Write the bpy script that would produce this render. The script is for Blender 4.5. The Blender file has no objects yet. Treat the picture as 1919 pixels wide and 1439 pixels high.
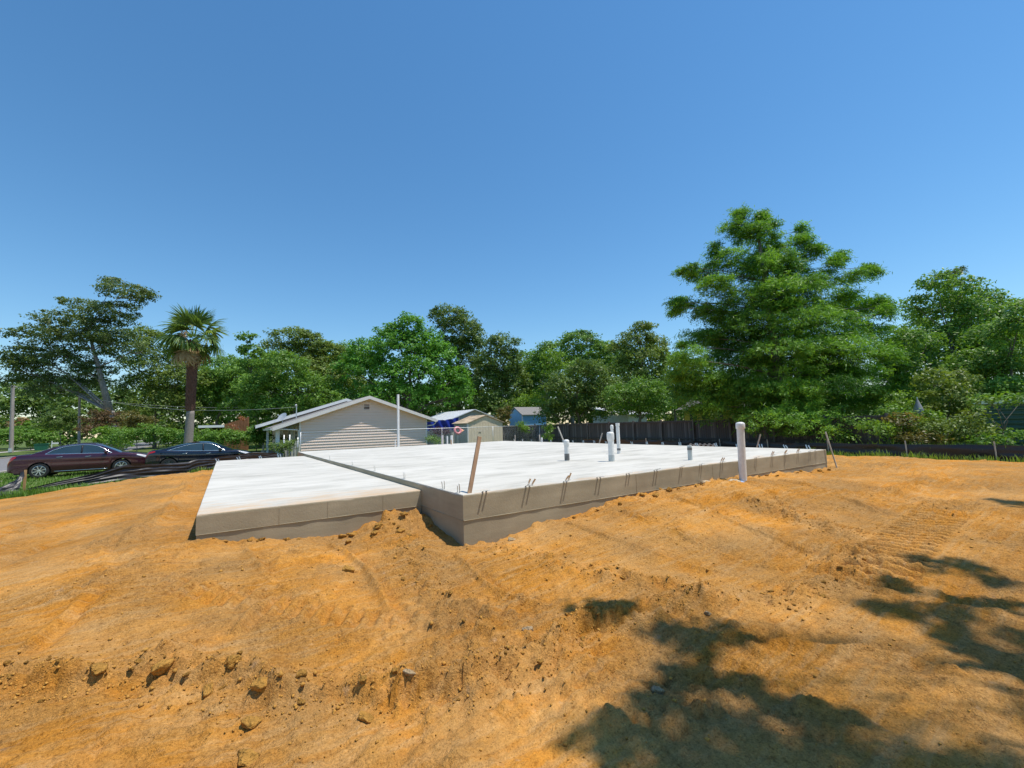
import bpy, math, random
import numpy as np
from mathutils import Vector, Matrix, Euler

SC = bpy.context.scene
COL = SC.collection
rng = np.random.default_rng(7)
random.seed(7)
R = math.radians

# ------------------------------------------------------------------ camera, sky, sun, exposure
# world axes: X runs along the front edge of the slab, Y along its side, Z up (0 = ground at the slab's near corner)
CAM_Z = 1.32
FPX = 817.0                                   # focal length in pixels of the 1919 px wide photograph
PITCH, ROLL, HEAD = R(5.36), R(1.695), R(33.2)
cam_d = bpy.data.cameras.new('camera')
cam_d.sensor_width = 36.0
cam_d.lens = FPX / 1919 * 36
cam_d.clip_start = 0.05
cam_d.clip_end = 3000
cam = bpy.data.objects.new('camera', cam_d)
COL.objects.link(cam)
cam.location = (0, 0, CAM_Z)
cam.rotation_euler = (Matrix.Rotation(-HEAD, 3, 'Z') @ Matrix.Rotation(R(90) + PITCH, 3, 'X') @ Matrix.Rotation(-ROLL, 3, 'Z')).to_euler()
SC.camera = cam

TO_SUN = Vector((0.44, -0.35, 1.5)).normalized()
world = bpy.data.worlds.new('World')
SC.world = world
world.use_nodes = True
wn = world.node_tree
wn.nodes.clear()
sky = wn.nodes.new('ShaderNodeTexSky')
sky.sky_type = 'NISHITA'
sky.sun_disc = False
sky.sun_elevation = math.asin(TO_SUN.z)
sky.sun_rotation = math.atan2(TO_SUN.x, TO_SUN.y)
sky.altitude = 0
sky.air_density = 1.25
sky.dust_density = 0.05
sky.ozone_density = 7.0
bg = wn.nodes.new('ShaderNodeBackground')
bg.inputs['Strength'].default_value = 0.15
wo = wn.nodes.new('ShaderNodeOutputWorld')
hs = wn.nodes.new('ShaderNodeHueSaturation')
hs.inputs['Saturation'].default_value = 1.14
hs.inputs['Hue'].default_value = 0.494
wn.links.new(sky.outputs[0], hs.inputs['Color'])
wn.links.new(hs.outputs[0], bg.inputs[0])
wn.links.new(bg.outputs[0], wo.inputs[0])

sun_d = bpy.data.lights.new('sun', 'SUN')
sun_d.energy = 4.7
sun_d.angle = R(0.53)
sun_d.color = (1.0, 0.94, 0.84)
sun = bpy.data.objects.new('sun', sun_d)
COL.objects.link(sun)
sun.location = (10, -8, 30)
sun.rotation_euler = TO_SUN.to_track_quat('Z', 'Y').to_euler()

SC.view_settings.view_transform = 'Standard'
SC.view_settings.look = 'None'
SC.view_settings.exposure = 0.0
SC.view_settings.gamma = 1.0
SC.view_settings.use_curve_mapping = False
SC.render.engine = 'CYCLES'
SC.cycles.max_bounces = 6
SC.cycles.diffuse_bounces = 3
SC.cycles.glossy_bounces = 3
SC.cycles.transmission_bounces = 4
SC.cycles.transparent_max_bounces = 6
SC.cycles.use_denoising = True

CP, SP = math.cos(PITCH), math.sin(PITCH)
CH, SH = math.cos(HEAD), math.sin(HEAD)


def at(px, py, depth):
    """a point of the place seen under photograph pixel (px, py), `depth` metres in front of the camera"""
    a, b = px - 959.5, -(py - 719.5)
    c, s = math.cos(-ROLL), math.sin(-ROLL)
    a, b = a * c - b * s, a * s + b * c
    y = FPX * CP - b * SP
    z = FPX * SP + b * CP
    t = depth / y
    x, y, z = a * t, depth, z * t + CAM_Z
    return np.array([x * CH + y * SH, -x * SH + y * CH, z])


# ------------------------------------------------------------------ helpers
ORIGIN = {}


class MB:
    """collects simple shapes into one mesh"""

    def __init__(self):
        self.v, self.f, self.m = [], [], []

    def add(self, verts, faces, mi=0):
        o = len(self.v)
        self.v.extend([tuple(map(float, p)) for p in verts])
        self.f.extend([tuple(i + o for i in f) for f in faces])
        self.m.extend([mi] * len(faces))
        return self

    def box(self, lo, hi, mi=0):
        x0, y0, z0 = lo
        x1, y1, z1 = hi
        v = [(x0, y0, z0), (x1, y0, z0), (x1, y1, z0), (x0, y1, z0), (x0, y0, z1), (x1, y0, z1), (x1, y1, z1), (x0, y1, z1)]
        return self.add(v, [(0, 3, 2, 1), (4, 5, 6, 7), (0, 1, 5, 4), (1, 2, 6, 5), (2, 3, 7, 6), (3, 0, 4, 7)], mi)

    def beam(self, a, b, w, h, up=(0, 0, 1), mi=0):
        """rectangular bar from a to b, w across, h along up"""
        a, b = Vector(a), Vector(b)
        d = (b - a).normalized()
        up = Vector(up)
        s = d.cross(up)
        if s.length < 1e-4:
            s = d.cross(Vector((1, 0, 0)))
        s.normalize()
        n = s.cross(d).normalized()
        v = []
        for p in (a, b):
            for i, j in ((-1, -1), (1, -1), (1, 1), (-1, 1)):
                v.append(p + s * (w / 2 * i) + n * (h / 2 * j))
        return self.add(v, [(0, 3, 2, 1), (4, 5, 6, 7), (0, 1, 5, 4), (1, 2, 6, 5), (2, 3, 7, 6), (3, 0, 4, 7)][0:6], mi)

    def tube(self, pts, rad, n=8, mi=0, caps=True):
        pts = [Vector(p) for p in pts]
        if not hasattr(rad, '__len__'):
            rad = [rad] * len(pts)
        v, f = [], []
        prev = None
        for i, p in enumerate(pts):
            d = (pts[min(i + 1, len(pts) - 1)] - pts[max(i - 1, 0)])
            if d.length < 1e-9:
                d = Vector((0, 0, 1))
            d.normalize()
            if prev is None:
                s = d.cross(Vector((0.31, 0.95, 0.05)))
                if s.length < 1e-3:
                    s = d.cross(Vector((1, 0, 0)))
            else:
                s = prev - d * prev.dot(d)
            s.normalize()
            prev = s
            t = d.cross(s)
            for k in range(n):
                a = 2 * math.pi * k / n
                v.append(p + (s * math.cos(a) + t * math.sin(a)) * rad[i])
        for i in range(len(pts) - 1):
            for k in range(n):
                k2 = (k + 1) % n
                f.append((i * n + k, i * n + k2, (i + 1) * n + k2, (i + 1) * n + k))
        if caps:
            f.append(tuple(range(n - 1, -1, -1)))
            f.append(tuple((len(pts) - 1) * n + k for k in range(n)))
        return self.add(v, f, mi)

    def lathe(self, prof, c=(0, 0, 0), n=20, axis='Z', mi=0):
        """prof: list of (radius, height) revolved round axis"""
        v, f = [], []
        for r, h in prof:
            for k in range(n):
                a = 2 * math.pi * k / n
                x, y = r * math.cos(a), r * math.sin(a)
                p = (x, y, h) if axis == 'Z' else (x, h, y)
                v.append((p[0] + c[0], p[1] + c[1], p[2] + c[2]))
        m = len(prof)
        for i in range(m - 1):
            for k in range(n):
                k2 = (k + 1) % n
                q = (i * n + k, i * n + k2, (i + 1) * n + k2, (i + 1) * n + k)
                f.append(q if axis == 'Z' else q[::-1])
        return self.add(v, f, mi)

    def prism(self, poly, d, mi=0):
        """closed polygon (3D points) swept by vector d"""
        n = len(poly)
        v = [Vector(p) for p in poly] + [Vector(p) + Vector(d) for p in poly]
        f = [tuple(range(n - 1, -1, -1)), tuple(range(n, 2 * n))]
        for i in range(n):
            j = (i + 1) % n
            f.append((i, j, n + j, n + i))
        return self.add(v, f, mi)

    def grid(self, P, mi=0, flip=False):
        """P: rows x cols x 3 points"""
        P = np.asarray(P)
        r, c = P.shape[:2]
        f = []
        for i in range(r - 1):
            for j in range(c - 1):
                q = (i * c + j, i * c + j + 1, (i + 1) * c + j + 1, (i + 1) * c + j)
                f.append(q[::-1] if flip else q)
        return self.add(P.reshape(-1, 3), f, mi)

    def build(self, name, mat, parent=None, smooth=False, bevel=0, fixn=True, auto=None):
        o0 = ORIGIN.get(parent, np.zeros(3)) if parent else np.zeros(3)
        me = bpy.data.meshes.new(name)
        vv = np.array(self.v, dtype=float) - o0
        me.from_pydata(vv.tolist(), [], self.f)
        mats = mat if isinstance(mat, (list, tuple)) else [mat]
        for m in mats:
            me.materials.append(M[m] if isinstance(m, str) else m)
        if len(mats) > 1:
            me.polygons.foreach_set('material_index', self.m)
        if fixn:
            import bmesh
            bm = bmesh.new()
            bm.from_mesh(me)
            bmesh.ops.recalc_face_normals(bm, faces=bm.faces)
            bm.to_mesh(me)
            bm.free()
        if smooth:
            me.polygons.foreach_set('use_smooth', [True] * len(me.polygons))
            if auto:
                me.set_sharp_from_angle(angle=R(auto))
        me.update()
        ob = bpy.data.objects.new(name, me)
        COL.objects.link(ob)
        if parent:
            ob.parent = parent
            ORIGIN[ob] = o0
        if bevel:
            b = ob.modifiers.new('bevel', 'BEVEL')
            b.width = bevel
            b.segments = 2
            b.limit_method = 'ANGLE'
        return ob


def tag(o, label=None, cat=None, group=None, kind=None):
    if label:
        o['label'] = label
    if cat:
        o['category'] = cat
    if group:
        o['group'] = group
    if kind:
        o['kind'] = kind
    return o


def thing(name, label, cat, loc=(0, 0, 0), group=None, rotz=0):
    o = bpy.data.objects.new(name, None)
    o.empty_display_size = 0.2
    COL.objects.link(o)
    o.location = loc
    o.rotation_euler = (0, 0, rotz)
    ORIGIN[o] = np.array(loc, float) if rotz == 0 else np.zeros(3)
    return tag(o, label, cat, group)


def raw_mesh(name, verts, quads, mat, parent=None, tint=None, smooth=False):
    """fast path: numpy verts (n,3) and quads (m,4); tint = per-face float attribute"""
    o0 = ORIGIN.get(parent, np.zeros(3)) if parent else np.zeros(3)
    me = bpy.data.meshes.new(name)
    verts = (np.asarray(verts, dtype=np.float64) - o0).astype(np.float32)
    quads = np.asarray(quads, dtype=np.int32)
    k = quads.shape[1]
    me.vertices.add(len(verts))
    me.vertices.foreach_set('co', verts.ravel())
    me.loops.add(quads.size)
    me.loops.foreach_set('vertex_index', quads.ravel())
    me.polygons.add(len(quads))
    me.polygons.foreach_set('loop_start', np.arange(0, quads.size, k, dtype=np.int32))
    me.polygons.foreach_set('loop_total', np.full(len(quads), k, dtype=np.int32))
    if smooth:
        me.polygons.foreach_set('use_smooth', [True] * len(quads))
    if tint is not None:
        a = me.attributes.new('tint', 'FLOAT', 'FACE')
        a.data.foreach_set('value', np.asarray(tint, dtype=np.float32))
    for m in (mat if isinstance(mat, (list, tuple)) else [mat]):
        me.materials.append(M[m])
    me.update(calc_edges=True)
    ob = bpy.data.objects.new(name, me)
    COL.objects.link(ob)
    if parent:
        ob.parent = parent
        ORIGIN[ob] = o0
    return ob


# value noise on a hashed lattice
_T = np.random.default_rng(3).random((256, 256))


def vnoise(x, y, s=0):
    x = np.asarray(x, float) + s * 17.31
    y = np.asarray(y, float) + s * 9.77
    xi, yi = np.floor(x).astype(int), np.floor(y).astype(int)
    fx, fy = x - xi, y - yi
    fx, fy = fx * fx * (3 - 2 * fx), fy * fy * (3 - 2 * fy)
    a = _T[xi & 255, yi & 255]
    b = _T[(xi + 1) & 255, yi & 255]
    c = _T[xi & 255, (yi + 1) & 255]
    d = _T[(xi + 1) & 255, (yi + 1) & 255]
    return (a * (1 - fx) + b * fx) * (1 - fy) + (c * (1 - fx) + d * fx) * fy - 0.5


def fbm(x, y, s=0, o=4, g=0.5):
    t, a, f = 0, 1.0, 1.0
    for i in range(o):
        t = t + a * vnoise(x * f, y * f, s + i * 3)
        a *= g
        f *= 2.03
    return t


def chunks(x, y, s=0):
    """blocky crumbs: jittered cells, each a small dome of random height"""
    xi, yi = np.floor(x).astype(int), np.floor(y).astype(int)
    best = np.full(np.shape(x), 9.0)
    hh = np.zeros(np.shape(x))
    for i in (-1, 0, 1):
        for j in (-1, 0, 1):
            a, b = (xi + i + 31 * s), (yi + j + 57 * s)
            jx, jy = _T[a & 255, b & 255], _T[(b + 91) & 255, (a + 37) & 255]
            d = (xi + i + jx - x) ** 2 + (yi + j + jy - y) ** 2
            m = d < best
            best = np.where(m, d, best)
            hh = np.where(m, _T[(a * 7 + 11) & 255, (b * 5 + 3) & 255], hh)
    return hh ** 2 * np.sqrt(np.clip(1 - best * 1.7, 0, 1))


# ------------------------------------------------------------------ materials
M = {}


def nodes(name):
    m = bpy.data.materials.new(name)
    m.use_nodes = True
    nt = m.node_tree
    b = nt.nodes['Principled BSDF']
    M[name] = m
    return m, nt, b


def N(nt, kind, **kw):
    n = nt.nodes.new(kind)
    for k, v in kw.items():
        if k in n.inputs:
            n.inputs[k].default_value = v
        else:
            setattr(n, k, v)
    return n


def ramp(nt, fac, stops):
    r = nt.nodes.new('ShaderNodeValToRGB')
    el = r.color_ramp.elements
    while len(el) < len(stops):
        el.new(0.5)
    for e, (p, c) in zip(el, stops):
        e.position = p
        e.color = (*c, 1) if len(c) == 3 else c
    nt.links.new(fac, r.inputs[0])
    return r


def coords(nt, scale=(1, 1, 1), kind='Object', rot=(0, 0, 0)):
    t = nt.nodes.new('ShaderNodeTexCoord')
    mp = nt.nodes.new('ShaderNodeMapping')
    mp.inputs['Scale'].default_value = scale
    mp.inputs['Rotation'].default_value = rot
    nt.links.new(t.outputs[kind], mp.inputs[0])
    return mp.outputs[0]


def noise(nt, vec, scale, detail=4, rough=0.55):
    n = N(nt, 'ShaderNodeTexNoise', Scale=scale, Detail=detail, Roughness=rough)
    nt.links.new(vec, n.inputs['Vector'])
    return n.outputs['Fac']


def mixc(nt, fac, a, b, mode='MIX'):
    mx = nt.nodes.new('ShaderNodeMix')
    mx.data_type = 'RGBA'
    mx.blend_type = mode
    for sock, val in ((mx.inputs[0], fac), (mx.inputs[6], a), (mx.inputs[7], b)):
        if hasattr(val, 'links') or hasattr(val, 'is_linked'):
            nt.links.new(val, sock)
        elif isinstance(val, (int, float)):
            sock.default_value = val
        else:
            sock.default_value = (*val, 1)
    return mx.outputs[2]


def bump(nt, b, height, dist, strength=1.0):
    n = N(nt, 'ShaderNodeBump', Strength=strength, Distance=dist)
    nt.links.new(height, n.inputs['Height'])
    nt.links.new(n.outputs[0], b.inputs['Normal'])


def simple(name, col, rough=0.7, vary=0.15, scale=6.0, metallic=0.0, bumpd=0.0, stretch=(1, 1, 1), spec=0.5, coat=0.0):
    m, nt, b = nodes(name)
    v = coords(nt, stretch)
    f = noise(nt, v, scale, 5)
    d = tuple(c * (1 - vary) for c in col)
    l = tuple(min(1, c * (1 + vary)) for c in col)
    r = ramp(nt, f, [(0.3, d), (0.7, l)])
    nt.links.new(r.outputs[0], b.inputs['Base Color'])
    b.inputs['Roughness'].default_value = rough
    b.inputs['Metallic'].default_value = metallic
    b.inputs['Specular IOR Level'].default_value = spec
    b.inputs['Coat Weight'].default_value = coat
    b.inputs['Coat Roughness'].default_value = 0.03
    if bumpd:
        bump(nt, b, f, bumpd)
    return m


def leafmat(name, dark, light, trans=0.35):
    m = bpy.data.materials.new(name)
    m.use_nodes = True
    nt = m.node_tree
    nt.nodes.clear()
    M[name] = m
    out = nt.nodes.new('ShaderNodeOutputMaterial')
    at_ = N(nt, 'ShaderNodeAttribute', attribute_name='tint')
    r = ramp(nt, at_.outputs['Fac'], [(0.0, dark), (1.0, light)])
    pb = N(nt, 'ShaderNodeBsdfPrincipled', Roughness=0.48)
    pb.inputs['Specular IOR Level'].default_value = 0.35
    nt.links.new(r.outputs[0], pb.inputs['Base Color'])
    tr = nt.nodes.new('ShaderNodeBsdfTranslucent')
    tc = mixc(nt, 1.0, r.outputs[0], (1.25, 1.2, 0.5), 'MULTIPLY')
    nt.links.new(tc, tr.inputs['Color'])
    mx = N(nt, 'ShaderNodeMixShader', Fac=trans)
    nt.links.new(pb.outputs[0], mx.inputs[1])
    nt.links.new(tr.outputs[0], mx.inputs[2])
    nt.links.new(mx.outputs[0], out.inputs['Surface'])
    return m


# dirt: yellow-orange clayey sand with paler crumbly patches
def make_dirt(name):
    m, nt, b = nodes(name)
    v = coords(nt)
    big = noise(nt, v, 0.5, 5, 0.6)
    mid = noise(nt, v, 2.3, 6, 0.62)
    fine = noise(nt, v, 38.0, 5, 0.7)
    # long scrape streaks left by the blade, two directions
    st = noise(nt, coords(nt, (1.0, 9.0, 1.0), rot=(0, 0, R(-52))), 1.5, 6, 0.65)
    st2 = noise(nt, coords(nt, (1.0, 12.0, 1.0), rot=(0, 0, R(-20))), 1.2, 6, 0.65)
    c1 = ramp(nt, big, [(0.34, (0.54, 0.24, 0.034)), (0.64, (0.54, 0.295, 0.082))])
    c2 = ramp(nt, mid, [(0.34, (0.56, 0.225, 0.022)), (0.5, (0.54, 0.265, 0.054)), (0.68, (0.53, 0.325, 0.13))])
    c = mixc(nt, 0.5, c1.outputs[0], c2.outputs[0])
    c = mixc(nt, ramp(nt, st, [(0.48, (0, 0, 0)), (0.7, (0.8, 0.8, 0.8))]).outputs[0], c, (0.56, 0.36, 0.16))
    c = mixc(nt, ramp(nt, st2, [(0.52, (0, 0, 0)), (0.72, (0.7, 0.7, 0.7))]).outputs[0], c, (0.57, 0.235, 0.024))
    ln = noise(nt, coords(nt, (1.0, 34.0, 1.0), rot=(0, 0, R(-48))), 1.1, 4, 0.6)
    c = mixc(nt, 1.0, c, ramp(nt, ln, [(0.3, (0.78, 0.75, 0.7)), (0.42, (1, 1, 1)), (0.62, (1, 1, 1)), (0.74, (1.13, 1.14, 1.18))]).outputs[0], 'MULTIPLY')
    # duller trafficked ground
    gr = ramp(nt, noise(nt, v, 1.0, 6, 0.68), [(0.43, (0, 0, 0)), (0.62, (0.65, 0.65, 0.65))])
    c = mixc(nt, gr.outputs[0], c, (0.41, 0.25, 0.1))
    # crumbly against scraped-smooth areas
    sm = ramp(nt, noise(nt, v, 0.8, 4, 0.6), [(0.36, (0.3, 0.3, 0.3)), (0.58, (1, 1, 1))])
    g = ramp(nt, fine, [(0.3, (0.5, 0.46, 0.42)), (0.46, (0.95, 0.94, 0.93)), (0.56, (1, 1, 1)), (0.72, (1.22, 1.24, 1.28))])  # grain tone, with crumb shadows painted into the bump's low spots
    c = mixc(nt, sm.outputs[0], c, mixc(nt, 1.0, c, g.outputs[0], 'MULTIPLY'))
    p = ramp(nt, noise(nt, v, 9.0, 3, 0.5), [(0.68, (0, 0, 0)), (0.8, (0.5, 0.5, 0.5))])
    c = mixc(nt, p.outputs[0], c, (0.5, 0.37, 0.25))
    # crust specks and hairline dark cracks
    cr = ramp(nt, noise(nt, v, 15.0, 8, 0.75), [(0.34, (0.5, 0.46, 0.41)), (0.43, (0.94, 0.93, 0.92)), (0.57, (1.02, 1.02, 1.02)), (0.68, (1.22, 1.24, 1.3))])
    c = mixc(nt, 0.85, c, mixc(nt, 1.0, c, cr.outputs[0], 'MULTIPLY'))
    c = mixc(nt, 1.0, c, (1.09, 1.03, 0.98), 'MULTIPLY')
    sp = ramp(nt, noise(nt, v, 88.0, 4, 0.75), [(0.34, (0.55, 0.52, 0.48)), (0.46, (0.97, 0.97, 0.97)), (0.56, (1.03, 1.03, 1.03)), (0.68, (1.3, 1.3, 1.34))])  # fine speckle, partly the tiny shadows of crumbs put into the colour
    c = mixc(nt, 1.0, c, sp.outputs[0], 'MULTIPLY')
    nt.links.new(c, b.inputs['Base Color'])
    b.inputs['Roughness'].default_value = 0.95
    b.inputs['Specular IOR Level'].default_value = 0.12
    f2 = noise(nt, v, 95.0, 3, 0.7)
    ad = N(nt, 'ShaderNodeMath', operation='MULTIPLY_ADD')
    ad.inputs[1].default_value = 0.45
    nt.links.new(f2, ad.inputs[0])
    nt.links.new(fine, ad.inputs[2])
    mu = N(nt, 'ShaderNodeMath', operation='MULTIPLY')
    nt.links.new(ad.outputs[0], mu.inputs[0])
    nt.links.new(sm.outputs[0], mu.inputs[1])
    bump(nt, b, mu.outputs[0], 0.034, 1.0)


make_dirt('dirt')
simple('clod', (0.48, 0.25, 0.058), 0.95, 0.25, 1.6, spec=0.1, bumpd=0.06)


def make_concrete_top(name, stain):
    m, nt, b = nodes(name)
    v = coords(nt)
    wp = nt.nodes.new('ShaderNodeVectorMath')
    wp.operation = 'MULTIPLY_ADD'
    wn_ = N(nt, 'ShaderNodeTexNoise', Scale=0.5, Detail=3)
    nt.links.new(v, wn_.inputs['Vector'])
    wp.inputs[1].default_value = (1.6, 1.6, 0)
    nt.links.new(wn_.outputs['Color'], wp.inputs[0])
    nt.links.new(coords(nt, (0.8, 2.6, 1), rot=(0, 0, R(8))), wp.inputs[2])
    a = noise(nt, wp.outputs[0], 1.2, 7, 0.68)
    a2 = noise(nt, v, 0.45, 4, 0.5)
    fine = noise(nt, v, 60, 4, 0.7)
    c = ramp(nt, a, [(0.28, (0.42, 0.395, 0.345)), (0.42, (0.55, 0.525, 0.465)), (0.55, (0.64, 0.61, 0.545)), (0.72, (0.69, 0.66, 0.595))]).outputs[0]
    c = mixc(nt, 1.0, c, ramp(nt, a2, [(0.35, (0.93, 0.93, 0.92)), (0.65, (1.03, 1.03, 1.03))]).outputs[0], 'MULTIPLY')
    c = mixc(nt, 1.0, c, ramp(nt, fine, [(0.3, (0.94, 0.94, 0.94)), (0.7, (1.04, 1.04, 1.04))]).outputs[0], 'MULTIPLY')
    # tracked-on orange soil near the open edges
    t = nt.nodes.new('ShaderNodeTexCoord')
    sx = nt.nodes.new('ShaderNodeSeparateXYZ')
    nt.links.new(t.outputs['Object'], sx.inputs[0])
    mr = N(nt, 'ShaderNodeMapRange')
    mr.inputs['From Min'].default_value = stain[0]
    mr.inputs['From Max'].default_value = stain[1]
    mr.inputs['To Min'].default_value = stain[2]
    mr.inputs['To Max'].default_value = stain[3]
    nt.links.new(sx.outputs['Y'], mr.inputs[0])
    sn = noise(nt, coords(nt, (0.8, 3.0, 1)), 2.2, 7, 0.7)
    ad = N(nt, 'ShaderNodeMath', operation='ADD')
    nt.links.new(mr.outputs[0], ad.inputs[0])
    nt.links.new(sn, ad.inputs[1])
    msk = ramp(nt, ad.outputs[0], [(0.64, (0, 0, 0)), (0.84, (0.7, 0.7, 0.7))])
    c = mixc(nt, msk.outputs[0], c, (0.6, 0.4, 0.22))
    nt.links.new(c, b.inputs['Base Color'])
    b.inputs['Roughness'].default_value = 0.75
    b.inputs['Specular IOR Level'].default_value = 0.25
    bump(nt, b, fine, 0.004)


make_concrete_top('concrete_top', (0.0, 0.7, 0.2, -0.12))
make_concrete_top('concrete_top_garage', (0.0, 1.5, 0.3, -0.02))


def make_concrete_side():
    m, nt, b = nodes('concrete_side')
    v = coords(nt, (0.6, 0.6, 4))
    a = noise(nt, v, 1.6, 6, 0.6)
    a2 = noise(nt, coords(nt), 1.3, 5, 0.6)
    f = noise(nt, coords(nt), 45, 4, 0.7)
    c = ramp(nt, a, [(0.3, (0.3, 0.262, 0.185)), (0.7, (0.4, 0.352, 0.255))]).outputs[0]
    c = mixc(nt, 1.0, c, ramp(nt, a2, [(0.3, (0.82, 0.8, 0.77)), (0.7, (1.12, 1.1, 1.08))]).outputs[0], 'MULTIPLY')
    pit = ramp(nt, f, [(0.2, (0.6, 0.58, 0.55)), (0.34, (1, 1, 1))])
    c = mixc(nt, 1.0, c, pit.outputs[0], 'MULTIPLY')
    nt.links.new(c, b.inputs['Base Color'])
    b.inputs['Roughness'].default_value = 0.8
    b.inputs['Specular IOR Level'].default_value = 0.3
    bump(nt, b, f, 0.003)


make_concrete_side()


def make_grass_ground():
    m, nt, b = nodes('lawn')
    v = coords(nt)
    a = noise(nt, v, 0.35, 6, 0.65)
    f = noise(nt, v, 7.0, 6, 0.7)
    c = ramp(nt, a, [(0.35, (0.075, 0.12, 0.03)), (0.55, (0.12, 0.17, 0.045)), (0.72, (0.2, 0.2, 0.08))]).outputs[0]
    c = mixc(nt, 1.0, c, ramp(nt, f, [(0.3, (0.6, 0.62, 0.6)), (0.7, (1.25, 1.2, 1.2))]).outputs[0], 'MULTIPLY')
    nt.links.new(c, b.inputs['Base Color'])
    b.inputs['Roughness'].default_value = 0.9
    b.inputs['Specular IOR Level'].default_value = 0.1
    bump(nt, b, f, 0.05)


make_grass_ground()
simple('asphalt', (0.2, 0.19, 0.185), 0.9, 0.18, 9, bumpd=0.004)
simple('sidewalk', (0.42, 0.38, 0.33), 0.85, 0.14, 3)
simple('pvc', (0.76, 0.745, 0.72), 0.38, 0.09, 14)
simple('pvc_dirty', (0.62, 0.55, 0.54), 0.4, 0.1, 6)
simple('pvc_print', (0.16, 0.155, 0.15), 0.5, 0.35, 14)
simple('grey_plastic', (0.5, 0.53, 0.52), 0.45, 0.1, 8)
simple('steel', (0.62, 0.62, 0.6), 0.42, 0.12, 12, metallic=0.85)
simple('galv', (0.66, 0.67, 0.67), 0.5, 0.12, 8, metallic=0.6)
simple('stake_wood', (0.42, 0.27, 0.17), 0.85, 0.3, 18, stretch=(1, 1, 0.12), bumpd=0.003)
simple('stake_grey', (0.4, 0.38, 0.34), 0.85, 0.25, 18, stretch=(1, 1, 0.12), bumpd=0.003)
simple('stake_tan', (0.5, 0.3, 0.13), 0.85, 0.25, 18, stretch=(1, 1, 0.12))
simple('lumber', (0.33, 0.25, 0.18), 0.85, 0.3, 9, stretch=(0.2, 1, 1))
simple('pallet_wood', (0.11, 0.1, 0.095), 0.9, 0.3, 9)
simple('fence_wood', (0.1, 0.08, 0.073), 0.95, 0.4, 5, stretch=(3, 3, 0.35), bumpd=0.004)
simple('fence_wood_pale', (0.16, 0.132, 0.122), 0.95, 0.35, 5, stretch=(3, 3, 0.35), bumpd=0.004)
simple('silt_fabric', (0.026, 0.026, 0.03), 0.45, 0.35, 25, spec=0.5)
simple('siding', (0.84, 0.655, 0.54), 0.6, 0.05, 3, stretch=(0.4, 1, 6))
simple('house_trim', (0.78, 0.74, 0.7), 0.55, 0.05, 5)
simple('shingle_grey', (0.23, 0.215, 0.2), 0.95, 0.25, 26, bumpd=0.01)
simple('metal_roof', (0.78, 0.79, 0.8), 0.4, 0.08, 3, metallic=0.25)
simple('rust_roof', (0.55, 0.42, 0.28), 0.6, 0.35, 2.2, stretch=(1, 0.35, 1))
simple('shed_tan', (0.76, 0.63, 0.45), 0.8, 0.14, 7, stretch=(2, 2, 0.4), bumpd=0.003)
simple('shed_side', (0.46, 0.45, 0.41), 0.75, 0.1, 5)
simple('shed_blue', (0.2, 0.42, 0.66), 0.65, 0.1, 5)
simple('tarp', (0.012, 0.03, 0.26), 0.45, 0.25, 5)
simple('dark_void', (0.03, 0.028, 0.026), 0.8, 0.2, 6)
simple('vent_slat', (0.34, 0.25, 0.22), 0.7, 0.1, 6)
simple('window_glass', (0.03, 0.035, 0.04), 0.06, 0.2, 3, spec=0.8)
simple('green_metal', (0.05, 0.115, 0.085), 0.5, 0.15, 3)
simple('yellow_wall', (0.62, 0.42, 0.06), 0.7, 0.12, 3)
simple('pale_wall', (0.6, 0.6, 0.58), 0.7, 0.1, 4)
simple('orange_board', (0.52, 0.19, 0.075), 0.85, 0.22, 8, stretch=(2, 2, 0.4), bumpd=0.003)
simple('bark', (0.19, 0.165, 0.14), 0.95, 0.35, 9, stretch=(1, 1, 0.3), bumpd=0.02)
simple('bark_pale', (0.24, 0.215, 0.185), 0.95, 0.3, 7, stretch=(1, 1, 0.3), bumpd=0.02)
simple('pole_wood', (0.33, 0.29, 0.26), 0.9, 0.2, 9, stretch=(1, 1, 0.15))
simple('wire', (0.05, 0.05, 0.05), 0.6, 0.1, 4)
simple('wire_pale', (0.4, 0.4, 0.4), 0.5, 0.1, 4)
simple('maroon_paint', (0.055, 0.008, 0.022), 0.28, 0.04, 2, metallic=0.35, coat=1.0)
simple('navy_paint', (0.005, 0.007, 0.018), 0.22, 0.04, 2, metallic=0.2, coat=1.0)
simple('black_plastic', (0.012, 0.012, 0.013), 0.5, 0.2, 9)
simple('tyre', (0.022, 0.021, 0.02), 0.85, 0.25, 20)
simple('chrome', (0.85, 0.86, 0.87), 0.18, 0.03, 5, metallic=1.0)
simple('alloy', (0.7, 0.7, 0.7), 0.3, 0.05, 6, metallic=0.9)
simple('dark_alloy', (0.12, 0.12, 0.125), 0.4, 0.1, 6, metallic=0.8)
simple('car_glass', (0.025, 0.045, 0.05), 0.04, 0.2, 1.5, spec=0.9, coat=0.6)
simple('tail_red', (0.42, 0.012, 0.012), 0.15, 0.1, 6, coat=0.6)
simple('lamp_clear', (0.75, 0.76, 0.78), 0.12, 0.08, 6, coat=0.6)
simple('bin_green', (0.02, 0.14, 0.08), 0.5, 0.15, 5)
simple('white_paint', (0.8, 0.8, 0.78), 0.55, 0.05, 5)
simple('pink_vinyl', (0.72, 0.24, 0.26), 0.4, 0.15, 8)
simple('orange_vinyl', (0.75, 0.3, 0.14), 0.4, 0.15, 8)
simple('insulation', (0.55, 0.43, 0.28), 0.8, 0.35, 22, bumpd=0.01)
simple('blue_vinyl', (0.3, 0.4, 0.62), 0.5, 0.2, 12)
simple('umbrella_cloth', (0.3, 0.3, 0.31), 0.85, 0.15, 8)
simple('rubble', (0.3, 0.28, 0.27), 0.9, 0.2, 9)
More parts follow.
